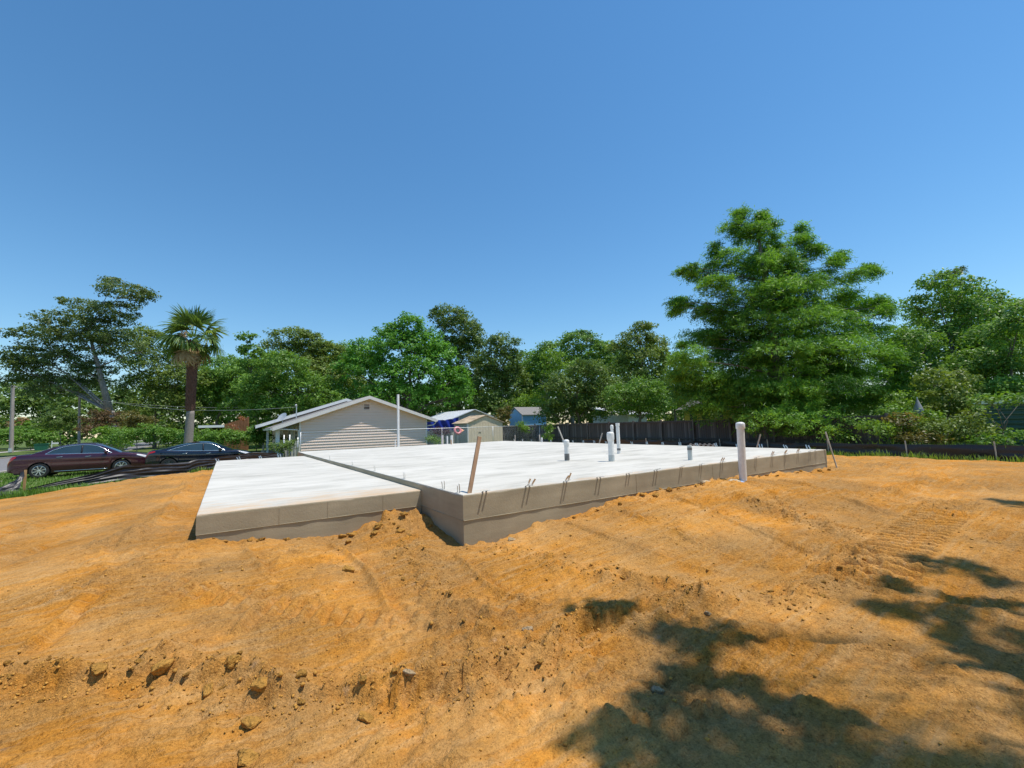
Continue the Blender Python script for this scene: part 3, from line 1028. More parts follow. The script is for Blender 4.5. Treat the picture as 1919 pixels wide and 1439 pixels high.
t = thing('silt_fence', 'black silt fence along the weeds beside the dirt, on thin posts', 'silt fence', (22.8, 6, GROUND_Z))
b = MB()
b.grid(fabric_sheet([(23.4, -6), (22.95, 3.1), (23.0, 7.3), (22.9, 9), (22.7, 16), (22.7, 25)], GROUND_Z + .02, .62, .035, 23, folds=4, sag=.12, n=360))
b.build('fabric', 'silt_fabric', t, smooth=True, fixn=False)
for y in (-2.6, .4, 3.75, 6.2, 8.9, 11.5, 14, 16.5, 19, 21.5):
    x = float(np.interp(y, [-6, 3.1, 7.3, 9, 16, 25], [23.4, 22.95, 23.0, 22.9, 22.7, 22.7])) - .06
    b = MB()
    b.beam((x, y, GROUND_Z - .1), (x - .03, y + .02, .22), .045, .035, up=(0, 1, 0))
    b.build('post', 'stake_grey', t)

# ------------------------------------------------------------------ neighbour's house
HB = -.5
hx0, hx1, hy, hy2 = 4.31, 13.6, 33.8, 40.8
PKX, PKZ, EVZ = 8.95, 3.72, 2.14
house = thing('house', 'low beige house with a siding gable facing the slab', 'house', (9, 34, HB))


def roofz(x, pk=PKX, pz=PKZ, sl=.345):
    return pz - abs(x - pk) * sl


b = MB()
b.prism([(hx0 + .02, hy + .03, HB), (hx1 - .02, hy + .03, HB), (hx1 - .02, hy + .03, roofz(hx1) - .05), (PKX, hy + .03, PKZ - .05), (hx0 + .02, hy + .03, roofz(hx0) - .05)], (0, hy2 - hy, 0))
wall = b.build('wall', 'siding', house)
# lap siding, one board per course
z = HB + .05
step = .203
while z < PKZ - .1:
    z1 = min(z + step + .02, PKZ - .06)
    # clip the course to the gable
    xa, xb = hx0, hx1
    half0 = (PKZ - .06 - z) / .345
    half1 = (PKZ - .06 - z1) / .345
    la, lb = max(xa, PKX - half0), min(xb, PKX + half0)
    ua, ub = max(xa, PKX - half1), min(xb, PKX + half1)
    if lb - la > .1:
        b = MB()
        b.add([(la, hy - .06, z), (lb, hy - .06, z), (ub, hy + .002, z1), (ua, hy + .002, z1), (la, hy + .025, z), (lb, hy + .025, z), (ub, hy + .025, z1), (ua, hy + .025, z1)],
              [(0, 1, 2, 3), (0, 4, 5, 1), (1, 5, 6, 2), (3, 2, 6, 7), (0, 3, 7, 4)])
        b.build('siding_board', 'siding', wall)
    z += step
# corner boards
for x in (hx0 - .03, hx1 + .03):
    b = MB()
    b.box((x - .055, hy - .05, HB), (x + .055, hy + .06, roofz(x) - .12))
    b.build('corner_board', 'house_trim', house)
# roof planes with the rake overhanging the gable
OV = .42
ex0, ex1 = 2.55, 14.35
roof = None
for (xa, xb) in ((ex0, PKX), (PKX, ex1)):
    b = MB()
    za, zb = roofz(xa), roofz(xb)
    b.prism([(xa, hy - OV, za + .02), (xb, hy - OV, zb + .02), (xb, hy - OV, zb + .11), (xa, hy - OV, za + .11)], (0, hy2 - hy + OV, 0))
    roof = b.build('roof', 'shingle_grey', house)
for (xa, xb) in ((ex0, PKX), (PKX, ex1)):
    za, zb = roofz(xa), roofz(xb)
    b = MB()
    b.prism([(xa, hy - OV - .04, za - .13), (xb, hy - OV - .04, zb - .13), (xb, hy - OV - .04, zb + .115), (xa, hy - OV - .04, za + .115)], (0, .038, 0))
    b.build('fascia_board', 'house_trim', house)
    b = MB()
    b.prism([(xa, hy - OV, za - .06), (xb, hy - OV, zb - .06), (xb, hy - OV, zb + .015), (xa, hy - OV, za + .015)], (0, OV - .03, 0))
    b.build('soffit', 'house_trim', house)
# gutters and downspouts
for x, d in ((ex0 - .06, -1), (ex1 + .06, 1)):
    zz = roofz(x) + .02
    b = MB()
    b.prism([(x - .06, hy - OV, zz + .05), (x + .06, hy - OV, zz + .05), (x + .05, hy - OV, zz - .06), (x - .03, hy - OV, zz - .07)], (0, hy2 - hy + OV, 0))
    b.build('gutter', 'house_trim', house)
b = MB()
b.tube([(ex1 - .02, hy - .3, roofz(ex1) - .05), (ex1 - .04, hy - .24, 1.63), (ex1 - .2, hy - .14, 1.5), (hx1 + .12, hy - .08, 1.46)], .045, 8)
b.build('downspout', 'house_trim', house, smooth=True)
b = MB()
b.tube([(ex0 + .15, hy - .3, roofz(ex0) - .03), (ex0 + .3, hy - .28, 1.5), (hx0 - .3, hy - .16, 1.42), (hx0 - .12, hy - .09, 1.36), (hx0 - .12, hy - .09, -.35)], .045, 8)
b.build('downspout', 'house_trim', house, smooth=True)
# louvred gable vent
vx, vz = 8.85, 3.03
b = MB()
for lo, hi in (((vx - .27, hy - .06, vz - .33), (vx - .2, hy, vz + .33)), ((vx + .2, hy - .06, vz - .33), (vx + .27, hy, vz + .33)),
               ((vx - .2, hy - .06, vz + .26), (vx + .2, hy, vz + .33)), ((vx - .2, hy - .06, vz - .33), (vx + .2, hy, vz - .26))):
    b.box(lo, hi)
vent = b.build('gable_vent', 'siding', house)
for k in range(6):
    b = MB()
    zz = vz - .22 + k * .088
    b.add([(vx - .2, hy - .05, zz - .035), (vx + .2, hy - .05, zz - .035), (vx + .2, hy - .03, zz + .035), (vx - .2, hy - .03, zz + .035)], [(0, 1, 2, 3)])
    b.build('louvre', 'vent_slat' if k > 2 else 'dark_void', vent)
# street-side wall with window and door under the porch roof, posts
for y0, y1, z0, z1, nm in ((35.0, 36.1, .45, 1.65, 'window'), (37.6, 38.5, -.35, 1.65, 'door'), (39.2, 40.2, .45, 1.65, 'window')):
    b = MB()
    b.box((hx0 - .05, y0, z0), (hx0 + .02, y1, z1))
    w = b.build(nm, 'window_glass' if nm == 'window' else 'white_paint', house)
    for lo, hi in (((hx0 - .08, y0 - .09, z0 - .09), (hx0 + .02, y0, z1 + .09)), ((hx0 - .08, y1, z0 - .09), (hx0 + .02, y1 + .09, z1 + .09)),
                   ((hx0 - .08, y0, z1), (hx0 + .02, y1, z1 + .09)), ((hx0 - .1, y0, z0 - .09), (hx0 + .02, y1, z0))):
        b = MB()
        b.box(lo, hi)
        b.build('frame', 'white_paint', w)
    if nm == 'window':
        b = MB()
        b.box((hx0 - .066, y0, (z0 + z1) / 2 - .025), (hx0 - .052, y1, (z0 + z1) / 2 + .025))
        b.build('frame', 'white_paint', w)
b = MB()
b.box((2.7, 33.9, HB), (hx0 + .01, 47, HB + .14))
b.build('porch_floor', 'sidewalk', house)
for (x, y, w) in ((2.95, 34.2, .22), (2.95, 35.0, .12), (2.75, 40.3, .16), (2.7, 44, .14)):
    b = MB()
    b.box((x - w / 2, y - w / 2, HB + .14), (x + w / 2, y + w / 2, roofz(x) - .03))
    b.build('post', 'white_paint', house)
b = MB()
for k in range(7):
    b.box((2.9 + .012 * k, 34.32 + k * .085, HB + .14), (2.93 + .012 * k, 34.395 + k * .085, roofz(2.9) - .2))
b.build('lattice_screen', 'white_paint', house)
# back wing with a taller, wider gable
P2, Z2_ = 8.85, 4.0
b = MB()
b.prism([(3.9, hy2 + .01, HB), (14.2, hy2 + .01, HB), (14.2, hy2 + .01, 1.95), (P2, hy2 + .01, Z2_ - .1), (3.9, hy2 + .01, 2.2)], (0, 10, 0))
b.build('back_wing_wall', 'siding', house)
for xa, xb in ((1.9, P2), (P2, 15)):
    za, zb = roofz(xa, P2, Z2_, .32), roofz(xb, P2, Z2_, .32)
    b = MB()
    b.prism([(xa, hy2 - .25, za), (xb, hy2 - .25, zb), (xb, hy2 - .25, zb + .1), (xa, hy2 - .25, za + .1)], (0, 11, 0))
    b.build('back_wing_roof', 'shingle_grey', house)
    b = MB()
    b.prism([(xa, hy2 - .3, za - .14), (xb, hy2 - .3, zb - .14), (xb, hy2 - .3, zb + .105), (xa, hy2 - .3, za + .105)], (0, .045, 0))
    b.build('fascia_board', 'white_paint', house)
# service mast with its head
b = MB()
b.tube([(4.6, 38.5, 2.2), (4.6, 38.5, 3.35)], .035, 8)
b.tube([(4.6, 38.5, 3.3), (4.56, 38.42, 3.42), (4.5, 38.35, 3.36)], .06, 8)
b.build('service_mast', 'galv', house, smooth=True, auto=40)
# satellite dish on the roof edge
t = thing('satellite_dish', 'small grey satellite dish on the eave of the beige house', 'dish', (3.5, 37.2, 1.95))
b = MB()
c = Vector((3.5, 37.2, 2.4))
nrm = Vector((-.55, -.45, .55)).normalized()
q = nrm.to_track_quat('Z', 'Y')
rows = []
for i in range(6):
    r_ = .36 * i / 5
    rows.append([c + q @ Vector((r_ * math.cos(2 * math.pi * k / 18), r_ * math.sin(2 * math.pi * k / 18) * 1.1, .45 * r_ * r_)) for k in range(19)])
b.grid(rows)
b.build('reflector', 'galv', t, smooth=True, fixn=False)
b = MB()
b.tube([(3.5, 37.2, roofz(3.5) + .1), (3.5, 37.2, 2.25), tuple(c)], .025, 8)
b.tube([tuple(c + q @ Vector((0, -.36, .05))), tuple(c + nrm * .5 + Vector((0, 0, -.15)))], .015, 6)
b.build('arm', 'galv', t)
b = MB()
e = c + nrm * .5 + Vector((0, 0, -.15))
b.tube([tuple(e - nrm * .06), tuple(e + nrm * .06)], .045, 8)
b.build('receiver', 'galv', t)

# ------------------------------------------------------------------ sheds and roofs beyond the fences
def gable_box(t, x0, x1, y0, y1, zb, ze, zp, wall_mat, side_mat, roof_mat, ov=.15, rt=.05, wname='wall'):
    """small gabled building, gable towards -Y"""
    xm = (x0 + x1) / 2
    b = MB()
    b.prism([(x0, y0, zb), (x1, y0, zb), (x1, y0, ze), (xm, y0, zp), (x0, y0, ze)], (0, y1 - y0, 0))
    w = b.build(wname, side_mat, t)
    sl = (zp - ze) / (xm - x0)
    for xa, xb in ((x0 - ov, xm), (xm, x1 + ov)):
        za, zc = zp - abs(xa - xm) * sl + .015, zp - abs(xb - xm) * sl + .015
        b = MB()
        b.prism([(xa, y0 - ov, za), (xb, y0 - ov, zc), (xb, y0 - ov, zc + rt), (xa, y0 - ov, za + rt)], (0, y1 - y0 + 2 * ov, 0))
        r = b.build('roof', roof_mat, t)
        # standing ribs
        n = max(3, int((y1 - y0 + 2 * ov) / .6))
        for k in range(n + 1):
            y = y0 - ov + .02 + (y1 - y0 + 2 * ov - .04) * k / n
            b = MB()
            b.beam((xa, y, za + rt + .008), (xb, y, zc + rt + .008), .04, .018, up=(0, 0, 1))
            b.build('rib', roof_mat, r)
    return w


shed = thing('shed', 'small tan shed with plank doors and a rusty metal roof', 'shed', (19.3, 34, HB))
w = gable_box(shed, 17.5, 21.0, 33.9, 36.7, HB, 1.58, 2.22, 'shed_tan', 'shed_side', 'rust_roof', ov=.14)
x = 17.5
k = 0
while x < 20.98:
    x1 = min(x + .29, 21.0)
    b = MB()
    b.box((x + .006, 33.862 - .006 * (k % 2), HB), (x1 - .006, 33.898, 1.56))
    b.build('plank', 'shed_tan', w)
    x = x1
    k += 1
b = MB()
b.prism([(17.55, 33.86, 1.57), (20.95, 33.86, 1.57), (19.25, 33.86, 2.2)], (0, .035, 0))
b.build('gable_board', 'shed_tan', w)
b = MB()
b.box((17.42, 33.84, HB), (17.52, 33.97, 1.6))
b.build('corner_post', 'house_trim', shed)
for z0 in (.2, .75):
    b = MB()
    b.box((18.5, 33.83, z0), (18.75, 33.862, z0 + .035))
    b.build('hinge', 'black_plastic', shed)

t = thing('carport', 'white metal roofed outbuilding right behind the tan shed', 'outbuilding', (20, 41, HB))
gable_box(t, 18.6, 23.6, 39.6, 47, HB, 2.05, 2.95, 'shed_side', 'shed_side', 'metal_roof', ov=.35, rt=.06)

t = thing('shed', 'tall light-blue shed with grey shingles behind the wood fence', 'shed', (26, 43, HB))
# gable towards -X, so build as its own prism
bx0, bx1, by0, by1 = 27.13, 30.4, 39.6, 42.2
b = MB()
b.prism([(bx0, by0, HB), (bx0, by1, HB), (bx0, by1, 2.45), (bx0, (by0 + by1) / 2, 3.2), (bx0, by0, 2.45)], (bx1 - bx0, 0, 0))
w = b.build('wall', 'shed_blue', t)
z = .8
while z < 2.3:
    b = MB()
    b.box((bx0 + .02, by0 - .03, z), (bx1, by0, z + .14))
    b.box((bx0 - .03, by0, z), (bx0, by1, z + .14))
    b.build('siding_board', 'shed_blue', w)
    z += .16
for ya, yb in ((by0 - .25, (by0 + by1) / 2), (by1 + .25, (by0 + by1) / 2)):
    za = 2.45 - .25 * .577
    b = MB()
    b.prism([(bx0 - .2, ya, za + .02), (bx0 - .2, yb, 3.22), (bx0 - .2, yb, 3.3), (bx0 - .2, ya, za + .1)], (bx1 - bx0 + .4, 0, 0))
    b.build('roof', 'shingle_grey', t)
b = MB()
b.box((bx0 - .05, by0 - .05, HB), (bx0 + .04, by0 + .03, 2.55))
b.build('corner_board', 'house_trim', t)

# house with a yellow wall seen over the fence
t = thing('house', 'yellow walled house with a pale shingle roof, glimpsed above the wood fence', 'house', (36, 26, HB))
p = at(1322, 778, 40)
yx, yy = p[0], p[1]
b = MB()
b.box((yx, yy - 2.2, HB), (yx + 6, yy + 2.2, 2.35))
w = b.build('wall', 'yellow_wall', t)
for k in range(3):
    b = MB()
    b.box((yx - .04, yy - 1.7 + k * 1.3, 1.3), (yx + .01, yy - 1.0 + k * 1.3, 2.0))
    b.build('window', 'window_glass', t)
b = MB()
b.prism([(yx - .5, yy - 2.7, 2.3), (yx - .5, yy + 2.7, 2.3), (yx + 1.2, yy + 1.6, 3.6), (yx + 1.2, yy - 1.6, 3.6)], (6, 0, 0))
b.build('roof', 'shingle_grey', t)

t = thing('outbuilding', 'long low building with a bright white metal roof behind the dark tree', 'outbuilding', (33, 34, HB))
p = at(1140, 780, 46)
b = MB()
b.box((p[0] - .3, p[1] - 3, HB), (p[0] + 2.4, p[1] + 2, 2.0))
b.build('wall', 'pale_wall', t)
b = MB()
b.prism([(p[0] - .7, p[1] - 3.5, 1.98), (p[0] - .7, p[1] + 2.5, 2.9), (p[0] - .7, p[1] + 2.5, 2.98), (p[0] - .7, p[1] - 3.5, 2.06)], (3.5, 0, 0))
b.build('roof', 'metal_roof', t)

# blue tarpaulin slung between posts behind the house
t = thing('tarpaulin', 'dark blue tarpaulin hung between house and tan shed', 'tarpaulin', (16.5, 37.5, HB))
rows = []
for i in range(14):
    f = i / 13
    rows.append([(14.9 + 3.9 * j / 24, 38.4 + .12 * math.sin(j * 1.3 + f * 4) + .05 * math.sin(j * 3.1), 1.05 + 1.15 * f - .22 * math.sin(math.pi * j / 24) * f - .08 * (j % 5 == 0)) for j in range(25)])
b = MB()
b.grid(rows)
b.build('sheet', 'tarp', t, smooth=True, fixn=False)
for x in (14.85, 18.85):
    b = MB()
    b.tube([(x, 38.42, HB), (x, 38.42, 2.3)], .03, 6)
    b.build('post', 'galv', t)

# pink ring float / dark clay ornament by the chain-link fence
t = thing('pool_float', 'round pink and orange inflatable leaning by the chain-link fence', 'pool float', (16.6, 34.2, .5))
b = MB()
c = Vector((16.35, 33.6, .98))
ring = []
for k in range(25):
    a = 2 * math.pi * k / 24
    ring.append(c + Vector((.27 * math.cos(a), .1 * math.sin(a), .25 * math.sin(a))))
b.tube(ring, .11, 8, caps=False)
b.build('ring', 'pink_vinyl', t, smooth=True)
b = MB()
b.add([tuple(c + Vector((.3, -.1, -.15))), tuple(c + Vector((.62, -.02, .0))), tuple(c + Vector((.3, .1, .2))), tuple(c + Vector((.25, -.02, .0)))], [(0, 1, 2), (0, 2, 3), (0, 3, 1), (1, 3, 2)])
b.build('beak', 'orange_vinyl', t)
b = MB()
b.tube([(16.35, 33.6, HB), (16.37, 33.6, .78)], .03, 6)
b.build('post', 'galv', t)

# green ribbed metal building at the right edge
t = thing('outbuilding', 'dark green ribbed metal building half hidden by the shrubs at the right', 'outbuilding', (30, 1, HB))
b = MB()
b.box((28.0, -6, HB), (33, 5.0, 1.62))
w = b.build('wall', 'green_metal', t)
for k in range(10):
    b = MB()
    b.prism([(28.0, -6, HB + .2 * k), (27.955, -6, HB + .05 + .2 * k), (27.955, -6, HB + .11 + .2 * k), (28.0, -6, HB + .16 + .2 * k)], (0, 11, 0))
    b.build('panel_rib', 'green_metal', w)
b = MB()
b.prism([(27.8, -6.3, 1.62), (30.5, -6.3, 1.8), (33.2, -6.3, 1.62)], (0, 11.6, 0))
b.build('roof', 'green_metal', t)

# closed grey parasol among the shrubs
p = at(1722, 776, 21)
t = thing('parasol', 'closed grey parasol poking out of the shrubs behind the black fence', 'parasol', (p[0], p[1], GROUND_Z))
b = MB()
b.lathe([(.02, .75), (.06, .62), (.17, .3), (.24, 0.0), (.17, -.02), (.05, -.1)], (p[0], p[1], p[2]), 12)
b.build('canopy', 'umbrella_cloth', t, smooth=True)
b = MB()
b.tube([(p[0], p[1], GROUND_Z), (p[0], p[1], p[2] + .82)], .022, 8)
b.build('pole', 'white_paint', t)

# ------------------------------------------------------------------ fences
# grey privacy fence along the right side and on behind the chain link
WF_X, WF_T = 24.8, 1.33
t = thing('wood_fence', 'dark weathered wooden privacy fence along the back of the lot', 'fence', (WF_X, 20, HB))
y = 7.2
k = 0
picket = {}
while y < 42:
    hh = WF_T - .05 + .03 * float(vnoise(y * .4, 3.3, 5)) - (.06 if 30 < y else 0)
    w = .142
    key = (k % 7 == 3 or k % 11 == 5)
    if key not in picket:
        b = MB()
        b.add([(-.011, 0, 0), (.011, 0, 0), (.011, w - .008, 0), (-.011, w - .008, 0), (-.011, .02, 1), (.011, .02, 1), (.011, w - .028, 1), (-.011, w - .028, 1), (-.011, 0, .975), (.011, 0, .975), (.011, w - .008, .975), (-.011, w - .008, .975)],
              [(0, 1, 9, 8), (1, 2, 10, 9), (2, 3, 11, 10), (3, 0, 8, 11), (8, 9, 5, 4), (9, 10, 6, 5), (10, 11, 7, 6), (11, 8, 4, 7), (4, 5, 6, 7), (3, 2, 1, 0)])
        ob = b.build('picket', 'fence_wood_pale' if key else 'fence_wood')
        picket[key] = ob
    else:
        ob = picket[key].copy()
        COL.objects.link(ob)
    ob.name = 'picket'
    ob.parent = t
    ob.location = (-.0 + .006 * (k % 3) - .012 + .02, y - 20, .02 * float(vnoise(y, 8, 4)))
    ob.scale = (1, 1, hh - HB)
    ob.rotation_euler = (0, .012 * float(vnoise(y * 2, 1, 8)), 0)
    y += w
    k += 1
for y in np.arange(14.55 - 3 * 2.43, 42, 2.43):
    b = MB()
    b.box((WF_X - .13, y - .05, HB - .1), (WF_X - .035, y + .05, WF_T + .03))
    b.build('fence_post', 'fence_wood_pale', t)
    for z0 in (WF_T - .12, .12):
        b = MB()
        b.box((WF_X - .07, y + .05, z0 - .045), (WF_X - .03, y + 2.38, z0 + .045))
        b.build('rail', 'fence_wood', t)

# chain link along the neighbour's yard
t = thing('chain_link_fence', 'thin chain-link fence with a pale top rail in front of the house and sheds', 'fence', (14, 31, HB))
cy_, cx0, cx1, cz = 31.2, 4.0, 24.3, 1.22
b = MB()
b.tube([(cx0, cy_, cz), (10, cy_, cz + .01), (17, cy_, cz), (cx1, cy_, cz + .01)], .019, 8)
b.build('top_rail', 'galv', t, smooth=True)
for x in (cx0, 13.85, 18.4, 23.2):
    b = MB()
    b.tube([(x, cy_, HB), (x, cy_, cz + .03)], .022, 8)
    b.build('fence_post', 'galv', t, smooth=True)
v, f = [], []
sp = .12
n = int((cx1 - cx0) / sp)
hgt = cz - HB - .05
rw = .0028
for i in range(-int(hgt / sp), n):
    for sgn in (1, -1):
        xa = cx0 + i * sp
        xb = xa + hgt
        za, zb = (HB + .04, cz) if sgn > 0 else (cz, HB + .04)
        ca, cb = max(xa, cx0), min(xb, cx1)
        if cb <= ca:
            continue
        z0 = za + (zb - za) * (ca - xa) / hgt
        z1 = za + (zb - za) * (cb - xa) / hgt
        o_ = len(v)
        for (x, z) in ((ca, z0), (cb, z1)):
            v += [(x, cy_ - rw, z - rw), (x, cy_ + rw, z - rw), (x, cy_, z + rw)]
        f += [(o_, o_ + 1, o_ + 4, o_ + 3), (o_ + 1, o_ + 2, o_ + 5, o_ + 4), (o_ + 2, o_, o_ + 3, o_ + 5)]
o = raw_mesh('wire_mesh', np.array(v), np.array(f), 'galv', t)
o['kind'] = 'stuff'
# gate frame at the house corner
t = thing('gate', 'grey chain-link gate at the street corner of the beige house', 'gate', (3.6, 33.3, HB))
b = MB()
for x in (3.25, 3.6, 4.1):
    b.tube([(x, 33.35, HB), (x, 33.35, 1.1 if x < 4 else .9)], .04, 8)
b.build('frame', 'galv', t, smooth=True)
b = MB()
for k in range(4):
    b.box((3.3 + .2 * k, 33.36, HB + .1), (3.44 + .2 * k, 33.38, .65))
b.build('slat', 'shed_side', t)

# pallet leaning on the fence side of the slab, lumber lying behind
t = thing('pallet', 'grey wooden pallet propped up behind the slab', 'pallet', (14.2, 9.8, -.2))
pl = np.array([16.8, 12.2, -.3])
ax = np.array([.85, .05, .6])
ax /= np.linalg.norm(ax)
side = np.array([.3, -1.0, 0])
side /= np.linalg.norm(side)
for k in range(6):
    a = pl + side * (.2 * k)
    b = MB()
    b.beam(tuple(a), tuple(a + ax * .95), .09, .022, up=tuple(np.cross(side, ax)))
    b.build('slat', 'pallet_wood', t)
for f in (.06, .45, .88):
    a = pl + ax * f + np.cross(side, ax) * -.05
    b = MB()
    b.beam(tuple(a - side * .06), tuple(a + side * 1.08), .04, .085, up=tuple(np.cross(side, ax)))
    b.build('bearer', 'pallet_wood', t)
for i, (a, c, lab) in enumerate((((13.0, 5.9, .1), (14.6, 10.2, .09), 'longest grey board lying on the dirt behind the slab'), ((13.6, 6.4, .07), (14.4, 9.2, .05), 'second board lying beside the longest board'), ((13.3, 9.5, .06), (14.6, 12.8, .02), 'weathered board lying below the pallet'))):
    b = MB()
    b.beam(a, c, .14, .045)
    tag(b.build('board', 'lumber', bevel=.003), lab, 'board', 'boards behind the slab')

# board wall in orange with a sloped top, across the neighbour's garden
p = at(420, 812, 46)
p2 = at(466, 808, 46)
t = thing('board_screen', 'rusty orange board screen with a slanted top, half covered by a vine', 'screen', (p[0], p[1], GROUND_Z))
nb = 9
for k in range(nb):
    f0, f1 = k / nb, (k + .94) / nb
    a, c = p + (p2 - p) * f0, p + (p2 - p) * f1
    top = 2.25 + .75 * (f0 + f1) / 2
    b = MB()
    b.prism([(a[0], a[1], GROUND_Z), (c[0], c[1], GROUND_Z), (c[0], c[1], top + .04), (a[0], a[1], top - .04)], (.02, .06, 0))
    b.build('board', 'orange_board', t)
p = at(372, 800, 48)
t = thing('carport', 'low carport with a white roof between palm and orange screen', 'carport', (p[0], p[1], GROUND_Z))
b = MB()
b.box((p[0], p[1] - 1, 2.0), (p[0] + 3.4, p[1] + 3, 2.25))
b.build('roof', 'white_paint', t)
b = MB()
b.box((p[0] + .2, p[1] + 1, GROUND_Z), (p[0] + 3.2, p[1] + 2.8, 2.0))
b.build('wall', 'dark_void', t)  # near-black box stands for the shade beneath the carport roof

# ------------------------------------------------------------------ poles and wires
p = at(21, 846, 62)
gz_ = GROUND_Z
t = thing('utility_pole', 'thick grey wooden utility pole across the street at the left edge', 'utility pole', (p[0], p[1], gz_))
ptop = at(24, 722, 62)
b = MB()
b.tube([(p[0], p[1], gz_), (ptop[0], ptop[1], ptop[2])], [.24, .19], 12)
b.build('shaft', 'pole_wood', t, smooth=True, auto=40)
b = MB()
b.tube([(p[0] + .13, p[1] - .12, gz_), (ptop[0] + .1, ptop[1] - .1, ptop[2] - .2)], .03, 6)
b.build('conduit', 'white_paint', t)
b = MB()
b.box((p[0] - .22, p[1] - .32, gz_ + .1), (p[0] + .15, p[1] - .16, gz_ + .62))
b.build('meter_box', 'galv', t)
b = MB()
b.beam((ptop[0] - .4, ptop[1] - .2, ptop[2] - .2), (ptop[0] + .4, ptop[1] + .2, ptop[2] - .2), .08, .1)
b.build('crossarm', 'pole_wood', t)
q = at(149, 832, 52)
qt = at(149, 738, 52)
t = thing('utility_pole', 'thin wooden pole behind the maroon car among the bushes', 'utility pole', (q[0], q[1], gz_))
b = MB()
b.tube([(q[0], q[1], gz_), (qt[0], qt[1], qt[2])], [.14, .11], 10)
b.build('shaft', 'pole_wood', t, smooth=True, auto=40)
b = MB()
b.beam((qt[0] - .3, qt[1] - .15, qt[2] - .1), (qt[0] + .3, qt[1] + .15, qt[2] - .1), .07, .09)
b.build('crossarm', 'pole_wood', t)


def wire(label, a, c, sag, r=.012, mat='wire_pale'):
    b = MB()
    a, c = np.array(a), np.array(c)
    b.tube([tuple(a + (c - a) * k / 16 - np.array([0, 0, sag * 4 * (k / 16) * (1 - k / 16)])) for k in range(17)], r, 5)
    return tag(b.build('power_line', mat), label, 'cable', 'overhead lines')


wire('overhead line between the thick pole and the thin pole', ptop, qt, .35)
wire('overhead line from the thin pole to the mast on the house', qt + np.array([0, 0, -.1]), (4.6, 38.5, 3.25), .9)
wire('low overhead line from the thin pole past the palm', qt + np.array([0, 0, -.5]), at(620, 752, 60), 1.0)

# green bin and white mailbox across the street
p = at(78, 838, 70)
t = thing('wheelie_bin', 'green bin across the street left of the maroon car roof', 'bin', (p[0], p[1], gz_))
b = MB()
b.prism([(p[0] - .7, p[1] - .3, gz_ + .02), (p[0] + .7, p[1] - .3, gz_ + .02), (p[0] + .8, p[1] - .35, .45), (p[0] - .8, p[1] - .35, .45)], (0, .65, 0))
b.build('tub', 'bin_green', t)
b = MB()
b.prism([(p[0] - .85, p[1] - .4, .452), (p[0] + .85, p[1] - .4, .452), (p[0] + .7, p[1] - .4, .56), (p[0] - .7, p[1] - .4, .56)], (0, .75, 0))
b.build('lid', 'bin_green', t)
p = at(97, 834, 68)
t = thing('sign_post', 'white post with a small board across the street behind the maroon car', 'post', (p[0], p[1], gz_))
b = MB()
b.tube([(p[0], p[1], gz_), (p[0], p[1], .95)], .06, 8)
b.build('post', 'white_paint', t)
b = MB()
b.box((p[0], p[1] - .05, .45), (p[0] + .75, p[1] + .05, .7))
b.build('panel', 'white_paint', t)

# ------------------------------------------------------------------ cars
def interp(tab, x):
    xs, ys = zip(*tab)
    return np.interp(x, xs, ys)


def smooth_tab(tab, x, w=.06):
    return sum(interp(tab, x + d) for d in (-w, -w / 2, 0, w / 2, w)) / 5


